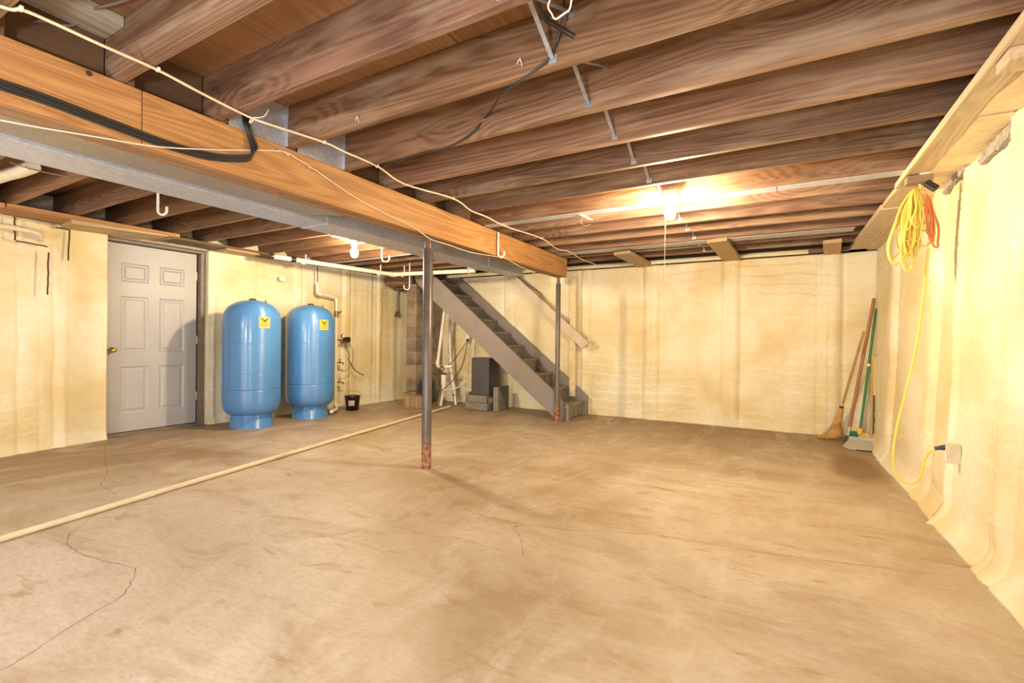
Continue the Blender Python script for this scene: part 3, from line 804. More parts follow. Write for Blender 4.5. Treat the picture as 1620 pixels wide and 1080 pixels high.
tank(-5.490, 3.385, 'larger-looking blue enamel pressure tank nearest the grey door', math.radians(-8))
tank(-5.510, 4.205, 'blue enamel pressure tank beside the white water pipe and black bucket', math.radians(-5))

# ------------------------------------------------------------------ staircase
st = thing('staircase', 'grey-painted open wooden staircase rising to the left against the far wall', 'staircase', (-2.6, 6.1, 0))
YS0, YS1 = 5.755, 6.44
poly = [(-2.50, 0.0), (-2.46, 0.0), (-2.455, 0.255), (-2.60, 0.405), (-4.61, 2.045), (-4.72, 2.13), (-5.03, 2.13), (-4.98, 1.96), (-4.63, 1.66), (-2.56, 0.03)]
obj('stringer', MB().prism(poly, 'y', YS0 - 0.038, YS0), STAIR, st, 0.003)
poly2 = [(-2.50, 0.0), (-2.375, 0.0), (-2.375, 0.262), (-4.45, 1.94), (-4.70, 2.13), (-5.0, 2.13), (-4.63, 1.66)]
obj('stringer', MB().prism(poly2, 'y', YS1, YS1 + 0.036), STAIR, st, 0.003)
tr0 = None
for k in range(10):
    xn = -2.425 - 0.247 * k; z = 0.205 + 0.1965 * k
    m = MB().box(-0.262, 0.0, YS0 + 0.001, YS1 - 0.001, -0.036, 0.0)
    o = obj('tread', MB().box(xn - 0.262, xn, YS0 + 0.001, YS1 - 0.001, z - 0.036, z), STAIRD, st, 0.005)
    obj('riser', MB().box(xn - 0.040, xn - 0.022, YS0 + 0.001, YS1 - 0.001, max(0.004, z - 0.1965 + 0.002), z - 0.037), STAIRD, st, 0.002)
obj('side_cleat', MB().hexa([(-2.42, YS0 + 0.002, 0), (-2.385, YS0 + 0.002, 0), (-2.385, YS0 + 0.045, 0), (-2.42, YS0 + 0.045, 0), (-2.42, YS0 + 0.002, 0.235), (-2.385, YS0 + 0.002, 0.20), (-2.385, YS0 + 0.045, 0.20), (-2.42, YS0 + 0.045, 0.235)]), STAIR, st, 0.002)

# handrail on the far wall
hr = thing('handrail', 'beige wooden handrail board sloping down the far wall beside the stairs', 'handrail', (-2.6, 6.40, 1.0))
obj('rail', MB().prism([(-3.72, 2.075), (-2.445, 0.965), (-2.425, 0.965), (-2.325, 1.035), (-3.58, 2.10)], 'y', 6.345, 6.385), RAILM, hr, 0.003)
obj('wall_stud', MB().box(-2.645, -2.555, 6.388, 6.47, 0.25, 1.99), plain('foam_coated_stud', (0.76, 0.63, 0.38), 0.6, var=0.12, bump=0.6), hr, 0.012)
obj('rail_backing', MB().prism([(-3.52, 2.03), (-3.16, 1.78), (-3.02, 1.60), (-3.30, 1.72), (-3.70, 2.03)], 'y', 6.388, 6.47), plain('taupe_back_board', (0.40, 0.32, 0.23), 0.6), hr, 0.004)

# ------------------------------------------------------------------ block pier and header above it
pier = thing('block_pier', 'stub wall of brown concrete blocks under the top of the stairs', 'wall', (-5.16, 6.16, 0))
obj('mortar_core', MB().box(-5.250, -5.067, 5.830, 6.50, 0.0, 1.945), MORTAR, pier)
bh = 0.2045
for k in range(9):
    z = 0.004 + k * (bh + 0.010)
    if z + bh > 1.96: break
    cuts = [5.822, 6.015, 6.42, 6.50] if k % 2 else [5.822, 6.215, 6.50]
    for a in range(len(cuts) - 1):
        e = random.uniform(0, 0.003)
        box('concrete_block', -5.258 - e, -5.060 + e, cuts[a] + (0.009 if a else 0), cuts[a + 1], z, z + bh, BLOCKM, pier, 0.006)
header = box('timber_header', -5.74, -5.14, 5.80, 5.84, 1.955, 2.105, JOIST, None, 0.003)
tag(header, 'short brown timber header running from the left wall to the block stub wall', 'timber')
box('post_scab', -5.00, -4.945, 5.845, 5.885, 1.97, 2.12, PLATEW, None, 0.003).name = 'timber_scab'
tag(bpy.data.objects['timber_scab'], 'small pale upright timber scab at the top left of the stairs', 'timber')

# split wood block at the foot of the pier
m = MB()
lg = thing('wood_stack', 'short stack of rough upright wood offcuts at the foot of the block wall', 'wood', (-4.93, 5.68, 0))
x = -5.10
for k in range(6):
    w = random.uniform(0.05, 0.075)
    box('offcut', x, x + w - 0.004, 5.60 + random.uniform(-.012, .012), 5.74, 0, 0.185 + random.uniform(-.012, .012), wood('offcut_wood', (0.22, 0.13, 0.07), (0.50, 0.36, 0.22), 'z', 40, knots=0), lg, 0.005)
    x += w
# coil of black hose leaning on the pier
m = MB()
P = []
for i in range(260):
    a = 2 * math.pi * i / 26; rr = 0.135 + 0.010 * math.sin(i * 0.37)
    P.append((-4.83 + rr * math.cos(a) * 0.96 + 0.01 * math.sin(i * .21), 5.835 + 0.045 * math.sin(i * 0.083) + 0.05 * math.sin(a) * 0.5, 0.235 + rr * 1.62 * math.sin(a)))
m.tube(P, 0.014, 6)
m2 = MB().tube(smooth_path([(-4.96, 5.78, 0.25), (-5.05, 5.66, 0.235), (-5.12, 5.60, 0.205)], 6), 0.007, 6)
hose = thing('hose_coil', 'coil of black hose leaning against the block wall behind the post', 'hose', (-4.83, 5.80, 0))
obj('coil', m, BLACKR, hose); obj('hose_end', m2, BLACKR, hose)

# ------------------------------------------------------------------ sump pipes
sp = thing('sump_pipework', 'white plastic sump pipes with fittings rising under the stairs', 'pipes', (-4.65, 6.1, 0))
A_ = (-4.6614, 6.0400, 1.5077); B_ = (-4.7793, 6.0400, 0.7225); C_ = (-4.6725, 6.0200, 0.5947); D_ = (-4.6586, 6.0200, 0.5041); E_ = (-4.7188, 6.0400, 0.0006)
obj('riser_pipe', MB().tube([A_, B_], 0.026, 12), PVC, sp)
obj('elbow', MB().tube(smooth_path([B_, (B_[0] - 0.008, 6.04, B_[2] - 0.05), (B_[0] + 0.03, 6.03, B_[2] - 0.095), (B_[0] + 0.10, 6.02, B_[2] - 0.105)], 6), 0.034, 12), PVC, sp)
obj('tee_pipe', MB().tube([(B_[0] + 0.08, 6.03, B_[2] - 0.10), (B_[0] + 0.24, 6.10, B_[2] - 0.09)], 0.028, 12), PVC, sp)
xp, zp = C_[0] + 0.02, C_[2]
obj('check_valve', MB().lathe([(0.036, 0.50), (0.042, 0.49), (0.042, 0.36), (0.036, 0.33), (0.036, 0.27), (0.030, 0.25)], (xp, 6.03, 0.0), 16), PVC, sp)
obj('lower_pipe', MB().tube([(xp, 6.03, 0.26), (E_[0], 6.04, 0.0)], 0.026, 12), PVC, sp)
m = MB().lathe([(0.045, 0.505), (0.045, 0.528)], (xp, 6.03, 0), 14)
for s in (0, 1, 2):
    m.tube([(xp + 0.05 * math.cos(a), 6.0 - 0.03, 0.585 + 0.04 * math.sin(a)) for a in [k * math.pi / 8 + s for k in range(14)]], 0.006, 5)
obj('hose_clamp', m, BLACKR, sp)
F_ = [(-4.7553, 6.3000, 1.3982), (-4.7193, 6.3000, 0.6108), (-4.6759, 6.2800, 0.4044), (-4.6144, 6.2700, 0.2003), (-4.5714, 6.2500, -0.0124)]
obj('discharge_pipe', MB().tube(F_[:2], 0.022, 12), PVC, sp)
obj('offset_fitting', MB().tube(smooth_path([F_[1], F_[2], F_[3]], 6), 0.034, 12), PVC, sp)
obj('stub_pipe', MB().tube([F_[3], F_[4]], 0.022, 12), PVC, sp)
obj('clamp_band', MB().tube([(F_[3][0], F_[3][1] , F_[3][2] - 0.035), (F_[3][0], F_[3][1], F_[3][2] - 0.055)], 0.031, 12), BLACK, sp)

ob = (-4.4663, 6.4400, 1.0861)
oo = thing('outlet_box', 'small white outlet box on the foam wall under the stairs', 'outlet', (ob[0], 6.44, ob[2] - 0.05))
obj('box_body', MB().box(ob[0] - 0.045, ob[0] + 0.03, 6.42, 6.47, ob[2] - 0.055, ob[2] + 0.05), WHITE, oo, 0.004)
obj('plug', MB().box(ob[0] - 0.005, ob[0] + 0.035, 6.385, 6.42, ob[2] - 0.045, ob[2] - 0.01), BLACK, oo, 0.004)
c1 = MB().tube(smooth_path([(ob[0] + 0.01, 6.39, ob[2] - 0.04), (-4.5298, 6.3000, 0.8668), (-4.6202, 6.1500, 0.6623), (-4.6497, 5.9900, 0.6374), (-4.7134, 5.9900, 0.6553)], 8), 0.006, 6)
o = obj('pump_cord', c1, BLACKR); tag(o, 'short black cord from the outlet under the stairs to the pipe clamp', 'cord', 'pump cords')
c1 = MB().tube(smooth_path([(ob[0] + 0.02, 6.39, ob[2] - 0.04), (-4.4767, 6.3000, 0.6716), (-4.5290, 6.1000, 0.4039), (-4.6668, 5.9700, 0.2244), (-4.7124, 5.9500, 0.0620)], 8), 0.006, 6)
o = obj('pump_cord', c1, BLACKR); tag(o, 'long black cord drooping from the outlet under the stairs to the floor', 'cord', 'pump cords')
c1 = MB().tube(smooth_path([(-4.2549, 6.2000, 0.4211), (-4.3893, 6.2000, 0.3634), (-4.5142, 6.1500, 0.2687), (-4.6022, 6.0000, 0.2560), (-4.6870, 5.9800, 0.2020), (-4.7154, 5.9700, 0.0494)], 8), 0.010, 6)
o = obj('drain_hose', c1, PVCY); tag(o, 'cream flexible hose running from the grey cabinet to the sump pipes', 'hose')
for (a, b_, nm) in (((-4.8541, 6.4300, 1.4587), (-4.8593, 6.4300, 0.8145), 0), ((-4.3204, 6.4300, 1.0353), (-4.3296, 6.4300, 0.7755), 1)):
    o = obj('hanging_wire', MB().tube([a, b_], 0.005, 6), BLACKR)
    tag(o, ('thin black wire hanging on the foam behind the sump pipes', 'thin black wire hanging above the grey cabinet')[nm], 'wire')

# ------------------------------------------------------------------ grey cabinet on concrete blocks
cb = thing('metal_cabinet', 'dark grey metal cabinet standing on concrete blocks under the stairs', 'cabinet', (-3.95, 6.15, 0.222))
obj('body', MB().box(-4.10, -3.785, 6.012, 6.30, 0.222, 0.79), CABM, cb, 0.004)
obj('cover', MB().box(-4.098, -3.79, 6.003, 6.011, 0.226, 0.786), CABM, cb, 0.002)
obj('slot', MB().box(-3.952, -3.942, 5.999, 6.003, 0.33, 0.43), DARKGAP, cb)
blk = [(-4.155, -3.76, 5.93, 6.32, 0.004, 0.108, 'wide grey concrete block lying lowest under the cabinet'),
       (-4.145, -3.80, 5.955, 6.30, 0.110, 0.220, 'grey concrete block between the cabinet and the lowest block'),
       (-3.69, -3.60, 5.98, 6.30, 0.002, 0.36, 'grey concrete block standing upright beside the cabinet'),
       (-4.235, -4.165, 6.04, 6.30, 0.002, 0.245, 'narrow grey block standing left of the cabinet base')]
for (x0, x1, y0, y1, z0, z1, lb) in blk:
    o = box('concrete_block', x0, x1, y0, y1, z0, z1, GBLOCK, None, 0.006)
    tag(o, lb, 'block', 'loose concrete blocks under the stairs')
o = box('broken_block', -3.79, -3.71, 5.99, 6.1, 0.11, 0.19, BLOCKM, None, 0.012); tag(o, 'broken lump of concrete between cabinet and upright block', 'rubble')

# ------------------------------------------------------------------ white drain pipe on the floor
pp = thing('floor_pipe', 'long white plastic pipe lying across the floor', 'pipe', (-3.7, 2.0, 0))
Q0 = Vector((-3.05, -1.20, 0.021)); Q = [Vector((*(-3.4562, 0.8108, 0.0200)[:2], 0.021)), Vector((*(-3.6046, 1.5230, 0.0200)[:2], 0.021)), Vector((*(-3.9928, 3.5110, 0.0200)[:2], 0.021)), Vector((*(-4.4245, 5.9005, 0.0200)[:2], 0.021))]
Q0 = Q[0] + (Q[0] - Q[1]) * 2.6
obj('pipe_run', MB().tube([Q0, Q[0], Q[1], Q[2], Q[3]], 0.0165, 14), PVCY, pp)
for q, d in ((Q[1], (Q[2] - Q[1]).normalized()), (Q[2], (Q[3] - Q[2]).normalized())):
    obj('coupling', MB().tube([q - d * 0.035, q + d * 0.035], 0.0205, 14), PVCY, pp)

# ------------------------------------------------------------------ drain pipe under the joists
dp = thing('drain_pipe', 'white plastic drain pipe hung under the joists along the left wall and turning right', 'pipe', (-5.4, 5.0, 2.05))
za = 2.07
a0 = (-5.4862, 3.6053, 2.0750); a1 = (-5.0298, 5.2643, 2.0300); a2 = (-3.6883, 5.4710, 2.0300)
obj('end_cap', MB().tube([a0, (a0[0] + (a1[0]-a0[0])*0.02, a0[1] + (a1[1]-a0[1])*0.02, a0[2])], 0.035, 14), BLACK, dp, label='black rubber end')
def lerp(a, b, t): return tuple(a[i] + (b[i] - a[i]) * t for i in range(3))
obj('rubber_coupling', MB().tube([lerp(a0, a1, 0.14), lerp(a0, a1, 0.175)], 0.036, 14), BLACK, dp, label='black rubber coupling')
obj('pipe_run', MB().tube([lerp(a0, a1, 0.02), lerp(a0, a1, 0.14)], 0.030, 14), PVC, dp)
obj('pipe_run', MB().tube([lerp(a0, a1, 0.175), a1], 0.030, 14), PVC, dp)
obj('elbow', MB().tube(smooth_path([lerp(a0, a1, 0.97), a1, lerp(a1, a2, 0.04)], 5), 0.037, 14), PVC, dp)
obj('pipe_run', MB().tube([lerp(a1, a2, 0.02), a2], 0.030, 14), PVC, dp)
for q in (lerp(a0, a1, 0.23), lerp(a0, a1, 0.86), lerp(a1, a2, 0.12), lerp(a1, a2, 0.93)):
    m = MB()
    pts = [(q[0] - 0.0, q[1] + 0.04, 2.154), (q[0], q[1] + 0.04, q[2] + 0.01)]
    pts += [(q[0], q[1] + 0.04 * math.cos(t), q[2] + 0.01 - 0.048 * math.sin(t)) for t in [k * math.pi / 8 for k in range(1, 8)]]
    pts += [(q[0], q[1] - 0.04, q[2] + 0.02)]
    m.tube(pts, 0.008, 8)
    obj('j_hook', m, WHITE, dp)

# loose J-hooks
def jhook(x, y, zt, zb, label, dirx=0.7, w=0.045, r=0.0085):
    c, s = dirx, math.copysign(math.sqrt(1 - dirx * dirx), dirx)
    pts = [(x, y, zt), (x, y, zb + w)]
    for k in range(1, 9):
        t = k * math.pi / 8
        pts.append((x + c * w * (1 - math.cos(t)), y + s * w * (1 - math.cos(t)), zb + w - w * math.sin(t)))
    pts.append((x + 2 * c * w, y + 2 * s * w, zb + w + 0.03))
    o = obj('j_hook', MB().tube(pts, r, 10), WHITE)
    tag(o, label, 'hook', 'white plastic J-hooks')
    return o
jhook(-2.440, 4.02, 2.14, 1.895, 'white plastic J-hook fixed to the front of the orange beam', 0.5, 0.035, 0.010)
jhook(-3.99, 1.735, 2.20, 1.965, 'white plastic J-hook hanging above the door, left of the others', 0.80, 0.030)
jhook(-3.74, 3.742, 2.20, 1.90, 'white plastic J-hook hanging beside the left light bulb', 0.80, 0.040)
jhook(-4.80, 5.370, 2.20, 1.80, 'white plastic J-hook hanging in front of the block wall top', -0.80, 0.040)

# ------------------------------------------------------------------ water pipe with valves, switch and taps
wp = thing('water_pipe', 'white plastic water pipe with brass fittings on the wall right of the blue tanks', 'pipe', (-5.70, 4.8, 0))
XW = -5.72
obj('supply_run', MB().tube([(XW, 4.81, 0.05), (XW, 4.81, 1.50)], 0.017, 12), PVC, wp)
obj('offset_run', MB().tube(smooth_path([(XW, 4.81, 1.49), (XW, 4.81, 1.63), (XW, 4.79, 1.665), (XW, 4.74, 1.675), (XW, 4.52, 1.71), (XW, 4.485, 1.72), (XW, 4.475, 1.75), (XW, 4.475, 1.86)], 5), 0.017, 12), PVC, wp)
obj('black_tail', MB().tube([(XW, 4.475, 1.85), (XW, 4.47, 2.13)], 0.006, 8), BLACKR, wp)
m = MB().cyl((XW, 4.81, 1.38), (XW, 4.81, 1.47), 0.024, 12); m.beam((XW + 0.03, 4.81, 1.425), (XW + 0.03, 4.87, 1.47), 0.006, 0.02)
obj('brass_valve', m, BRONZE, wp)
for z in (1.12, 1.62, 1.70): 
    obj('fitting', MB().cyl((XW, 4.81 if z < 1.65 else 4.52, z - 0.02), (XW, 4.81 if z < 1.65 else 4.52, z + 0.02), 0.021, 12), PVC, wp)
obj('bottom_run', MB().tube([(-5.34, 4.42, 0.055), (-5.45, 4.60, 0.055), (XW, 4.81, 0.055), (XW + 0.02, 4.95, 0.055)], 0.024, 12), PVC, wp)
obj('floor_tee', MB().tube([(XW, 4.81, 0.02), (XW, 4.81, 0.13)], 0.030, 12), PVC, wp)
for z in (0.70, 0.405):
    m = MB().cyl((XW, 4.825, z), (XW + 0.01, 4.90, z), 0.010, 8)
    m.cyl((XW + 0.01, 4.87, z), (XW + 0.01, 4.87, z + 0.045), 0.006, 8)
    m.tube(smooth_path([(XW + 0.01, 4.89, z), (XW + 0.012, 4.93, z - 0.006), (XW + 0.012, 4.94, z - 0.035)], 4), 0.009, 8)
    tp = obj('tap', m, BRONZE, wp)
    m = MB()
    for k in range(5):
        a = k * math.pi / 5
        m.beam((XW + 0.01 - 0.026 * math.cos(a), 4.87 - 0.026 * math.sin(a), z + 0.048), (XW + 0.01 + 0.026 * math.cos(a), 4.87 + 0.026 * math.sin(a), z + 0.048), 0.008, 0.006)
    obj('tap_wheel', m, BRONZE, tp)
sw = thing('pressure_switch', 'black pressure switch with round gauge on the wall beside the white pipe', 'switch', (XW + 0.01, 4.97, 1.02))
obj('nipple', MB().cyl((XW, 4.825, 1.04), (XW + 0.01, 4.95, 1.04), 0.011, 8), BRASS, sw)
obj('switch_box', MB().box(XW - 0.03, XW + 0.035, 4.955, 5.055, 1.005, 1.085), BLACK, sw, 0.008)
obj('switch_base', MB().box(XW - 0.035, XW + 0.045, 4.945, 5.00, 0.995, 1.02), BRONZE, sw, 0.003)
m = MB().lathe([(0.030, -0.010), (0.034, 0.0), (0.034, 0.012), (0.030, 0.016)], (XW + 0.03, 4.905, 1.10), 20, 'x')
g = obj('gauge', m, BLACK, sw)
obj('gauge_dial', MB().lathe([(0.027, 0.0165), (0.027, 0.018)], (XW + 0.03, 4.905, 1.10), 20, 'x'), WHITE, g)
m = MB().tube(smooth_path([(XW + 0.02, 4.955, 1.0), (XW + 0.03, 4.98, 0.90), (XW + 0.03, 5.035, 0.80), (XW + 0.03, 5.03, 0.73), (XW + 0.04, 5.10, 0.61), (XW + 0.03, 5.22, 0.53), (XW + 0.0, 5.35, 0.485)], 8), 0.0065, 6)
o = obj('switch_wire', m, BLACKR); tag(o, 'black wire from the pressure switch crossing down to the right end on the foam', 'wire')
m = MB().tube(smooth_path([(XW + 0.02, 5.04, 1.0), (XW + 0.04, 5.085, 0.90), (XW + 0.04, 5.09, 0.74), (XW + 0.03, 5.03, 0.61), (XW + 0.02, 4.95, 0.565), (XW + 0.01, 4.87, 0.60), (XW, 4.83, 0.62)], 8), 0.005, 6)
o = obj('switch_wire', m, GREYC); tag(o, 'thin brown tube looping from the pressure switch back to the white pipe', 'wire')
o = obj('wall_sensor', MB().box(-5.90, -5.865, 4.00, 4.075, 1.835, 1.895), WHITE, None, 0.005); tag(o, 'small white device on the foam wall above the tanks', 'sensor')

bk = thing('bucket', 'black plastic bucket with a wire handle and white label by the water pipe', 'bucket', (-5.47, 4.88, 0))
bx, by = -5.50, 4.93
obj('pail', MB().lathe([(0.080, 0.002), (0.085, 0.0), (0.110, 0.195), (0.116, 0.198), (0.116, 0.212), (0.108, 0.214), (0.104, 0.20), (0.078, 0.010)], (bx, by, 0), 32), BLACK, bk)
m = MB(); n = 8
a0_, a1_ = math.radians(-75), math.radians(-25)
vs = []
for i in range(n + 1):
    a = a0_ + (a1_ - a0_) * i / n
    for z in (0.075, 0.155):
        rr = 0.0865 + 0.025 * z / 0.195 + 0.0025
        vs.append((bx + rr * math.cos(a), by + rr * math.sin(a), z))
m.add(vs, [(2 * i, 2 * i + 2, 2 * i + 3, 2 * i + 1) for i in range(n)], True)
obj('paper_label', m, plain('off_white_paper', (0.42, 0.38, 0.30), 0.6), bk)
m = MB().tube([(bx + 0.117 * math.cos(t), by + 0.02 + 0.117 * math.cos(t) * 0.5, 0.195 + 0.095 * math.sin(t)) for t in [k * math.pi / 20 for k in range(21)]], 0.0025, 5)
obj('wire_handle', m, GREYC, bk)

# frayed cable tail hanging on the left wall near the corner
ct = thing('cable_bundle', 'frayed dark cable bundle hanging on the foam left of the block wall', 'cable', (-5.66, 6.0, 1.5))
p0 = (-5.7227, 6.1000, 1.9361); p1 = (-5.7176, 6.1000, 1.5431)
m = MB()
for k in range(5):
    m.tube(smooth_path([(p0[0] + 0.012 * (k - 2), p0[1], p0[2] + 0.05), (p0[0] + 0.009 * (k - 2), p0[1], (p0[2] + p1[2]) / 2), (p1[0] + 0.010 * (k - 2), p1[1], p1[2])], 4), 0.008, 6)
obj('strand', m, GREYC, ct)
m = MB()
for k in range(14):
    a = random.uniform(0, 2 * math.pi); rr = random.uniform(0.015, 0.055)
    m.tube([(p1[0], p1[1], p1[2] + 0.01), (p1[0] + rr * math.cos(a), p1[1] - abs(0.02 * math.sin(a)), p1[2] - 0.04 + 0.02 * math.sin(a)), (p1[0] + rr * 1.1 * math.cos(a), p1[1] - 0.01, p1[2] - 0.09 - 0.02 * random.random())], 0.006, 5)
obj('frayed_end', m, plain('frayed_brown', (0.13, 0.085, 0.05), 0.8, var=0.4), ct)
m = MB().box(-5.74, -5.1, 6.0, 6.30, 1.90, 1.93); m.box(-5.70, -5.30, 5.85, 5.90, 1.93, 1.97)
o = obj('ledge_board', m, DARKW); tag(o, 'dark board ledge beside the top of the block stub wall', 'board')

# ------------------------------------------------------------------ bare bulbs
BULBM = emit('bulb_glow', (1.0, 0.78, 0.49), BULB_POWER)
def bulb(x, y, z, label, joist_side):
    t = thing('light_bulb', label, 'lamp', (x, y, z - 0.07), 'bare light bulbs under the joists')
    prof = [(0.004, -0.070), (0.022, -0.065), (0.037, -0.046), (0.041, -0.022), (0.038, 0.002), (0.026, 0.022), (0.017, 0.034), (0.0155, 0.046)]
    obj('bulb', MB().lathe(prof, (x, y, z), 20), BULBM, t)
    obj('socket', MB().lathe([(0.024, 0.046), (0.030, 0.050), (0.034, 0.075), (0.052, 0.085), (0.054, 0.098), (0.030, 0.100)], (x, y, z), 20), PORC, t)
    return t
b1 = bulb(-0.705, 3.62, 2.045, 'glowing bare bulb on the right with a pull string below it', 0)
obj('pull_string', MB().tube([(-0.735, 3.60, 2.085), (-0.737, 3.60, 1.6), (-0.735, 3.60, 1.19)], 0.0022, 5), CREAM, b1)
obj('string_weight', MB().sphere((-0.735, 3.60, 1.185), 0.006, 8), CREAM, b1)
obj('junction_box', MB().box(-0.765, -0.645, 3.555, 3.685, 2.146, 2.180), GALV, b1, 0.004)
b2 = bulb(-4.040, 3.630, 2.020, 'glowing bare bulb on the left between duct and drain pipe', 0)
obj('junction_box', MB().box(-4.10, -3.98, 3.57, 3.69, 2.121, 2.134), GALV, b2, 0.002)
obj('mounting_board', MB().box(-4.10, -3.98, 3.355, 3.788, 2.136, 2.155), BOARDW, b2, 0.002)

# ------------------------------------------------------------------ tools in the right corner
def straws(m, top, bot, n, r0, w1, d1, side):
    side = Vector(side).normalized(); top = Vector(top); bot = Vector(bot)
    ax = (bot - top).normalized(); nrm = ax.cross(side).normalized()
    for i in range(n):
        u = random.uniform(-1, 1); v = random.uniform(-1, 1)
        a = top + side * r0 * u * 0.8 + nrm * r0 * v * 0.8
        mid = top + (bot - top) * 0.45 + side * (w1 * 0.55) * u + nrm * d1 * v * 0.7
        e = top + (bot - top) * random.uniform(0.93, 1.03) + side * w1 * u + nrm * d1 * v
        if e.z < 0.004: e.z = 0.004
        m.tube([a, mid, e], 0.0028, 4)
br = thing('corn_broom', 'straw broom with a brown wooden handle leaning in the right corner', 'broom', (0.52, 6.30, 0))
n0 = Vector((0.6242, 6.3300, 0.3547)); n1 = Vector((0.5800, 6.3300, 0.1612)); n2 = Vector((0.5215, 6.3100, 0.0175)); nt = Vector((0.8000, 5.5541, 1.1977))
nt.x = 0.80; nt.y = 6.20
obj('handle', MB().tube([n0, nt], 0.0125, 10), wood('tan_handle_wood', (0.36, 0.17, 0.06), (0.62, 0.36, 0.16), 'z', 30, knots=0.0, rough=0.4), br)
body = MB()
path = [n0 + Vector((0, 0, 0.01)), n0 + (n1 - n0) * 0.3, n1, n1 + (n2 - n1) * 0.5, n2]
ws = [0.020, 0.042, 0.052, 0.095, 0.135]; ds = [0.018, 0.030, 0.032, 0.032, 0.030]
vs = []; side = Vector((0.95, 0, 0.28)).normalized()
for p, w, d in zip(path, ws, ds):
    for k in range(16):
        a = 2 * math.pi * k / 16
        q = p + side * w * math.cos(a) * 0.92 + Vector((0, 1, 0)) * d * math.sin(a)
        q.z = max(q.z, 0.006)
        vs.append(q)
body.add(vs, [(i * 16 + k, i * 16 + (k + 1) % 16, (i + 1) * 16 + (k + 1) % 16, (i + 1) * 16 + k) for i in range(4) for k in range(16)], True)
body.add(vs[:16], [tuple(range(15, -1, -1))]); body.add(vs[-16:], [tuple(range(16))])
bo = obj('straw_head', body, STRAW, br)
m = MB(); straws(m, n1, n2 + (n2 - n1) * 0.12, 240, 0.045, 0.128, 0.036, side)
o = obj('straw_bristles', m, STRAW, bo, kind='stuff')
m = MB()
for t in (0.0, 0.35, 0.7):
    c = n1 + (n2 - n1) * (t * 0.45 - 0.1); w = 0.055 + 0.018 * t
    m.tube([c + side * w * math.cos(a) + Vector((0, 1, 0)) * 0.038 * math.sin(a) for a in [k * math.pi / 8 for k in range(17)]], 0.0018, 4)
obj('stitching', m, HANDW, bo)
m = MB().tube([n0 + (nt - n0) * -0.006, n0 + (nt - n0) * 0.022], 0.021, 12)
obj('wire_binding', m, plain('dark_wire_binding', (0.10, 0.05, 0.03), 0.4, 0.4), br)
obj('handle_collar', MB().tube([n0 + (nt - n0) * 0.03, n0 + (nt - n0) * 0.06], 0.0145, 12), plain('tin_sleeve', (0.7, 0.68, 0.65), 0.3, 0.6), br)

ho = thing('long_hoe', 'long dark brown wooden handled hoe leaning between the broom and green handle', 'hoe', (0.70, 6.2, 0))
h0 = Vector((0.6734, 6.2200, 0.0229)); h0.z = 0.035; h1 = Vector((0.6886, 6.2200, 0.1682)); h2 = Vector((0.9126, 6.4000, 1.5614))
h2 = Vector((0.8600, 6.0309, 1.5331)) if False else h2
obj('handle', MB().tube([h1, h2], 0.0165, 12), HANDW, ho)
obj('ferrule', MB().tube([h0 + Vector((0, 0, 0.01)), h1 + (h2 - h1) * 0.03], 0.0115, 10), plain('steel_ferrule', (0.62, 0.58, 0.54), 0.3, 0.7), ho)
m = MB().hexa([(h0.x - 0.05, h0.y - 0.02, 0.002), (h0.x + 0.035, h0.y - 0.02, 0.002), (h0.x + 0.035, h0.y - 0.012, 0.002), (h0.x - 0.05, h0.y - 0.012, 0.002), (h0.x - 0.035, h0.y - 0.02, 0.075), (h0.x + 0.02, h0.y - 0.02, 0.075), (h0.x + 0.02, h0.y - 0.012, 0.075), (h0.x - 0.035, h0.y - 0.012, 0.075)])
obj('blade', m, plain('brown_steel', (0.14, 0.10, 0.08), 0.5, 0.5), ho, 0.002)

gp = thing('push_broom', 'broom with a green metal handle and green angled head in the right corner', 'broom', (0.75, 6.2, 0))
g0 = Vector((0.7804, 6.2000, 0.1468)); g1 = Vector((0.9274, 6.3800, 1.4497))
obj('handle', MB().tube([g0, g1], 0.0125, 12), GREEN, gp)
obj('handle_band', MB().tube([g0 + (g1 - g0) * 0.52, g0 + (g1 - g0) * 0.54], 0.0132, 12), WHITE, gp)
obj('socket', MB().tube([g0 + (g1 - g0) * -0.03, g0 + Vector((0, 0, 0.02))], 0.024, 12), YTAPE, gp)
m = MB()
ga = Vector((0.6977, 6.2400, 0.0495)); gb = Vector((0.7847, 6.2200, -0.0186)); gc = Vector((0.7416, 6.2400, 0.1090))
m.prism([(ga.x - 0.02, 0.055), (gb.x + 0.02, 0.015), (gb.x - 0.02, 0.085), (gc.x + 0.01, 0.125), (ga.x, 0.125)], 'y', 6.20, 6.235)
obj('bristle_head', m, GREEN, gp, 0.004)
m = MB()
for k in range(70):
    u = k / 69
    x = gb.x - 0.03 + 0.13 * u
    m.tube([(gb.x - 0.01 + 0.07 * u, 6.20, 0.115), (x, 6.17 - 0.03 * random.random(), 0.02 + 0.01 * random.random())], 0.003, 4)
obj('bristles', m, plain('yellow_bristle', (0.72, 0.50, 0.16), 0.8, var=0.2), gp, kind='stuff')

rk = thing('long_stick', 'dark stick with a yellow top half standing in the corner by the right wall', 'stick', (0.90, 6.3, 0))
r0_ = Vector((0.9033, 6.2200, 0.0291)); r1_ = Vector((0.9092, 6.2600, 0.5208)); r2_ = Vector((0.9159, 6.3000, 0.9373))
r0_.z = 0.03
obj('lower_shaft', MB().tube([r0_, r1_], 0.0155, 10), plain('dark_shaft', (0.085, 0.038, 0.022), 0.4), rk)
obj('upper_shaft', MB().tube([r1_, r2_], 0.0135, 10), YTAPE, rk)
obj('tip', MB().tube([r2_, r2_ + (r2_ - r1_) * 0.04], 0.0135, 10, True, [0.0135, 0.004]), HANDW, rk)

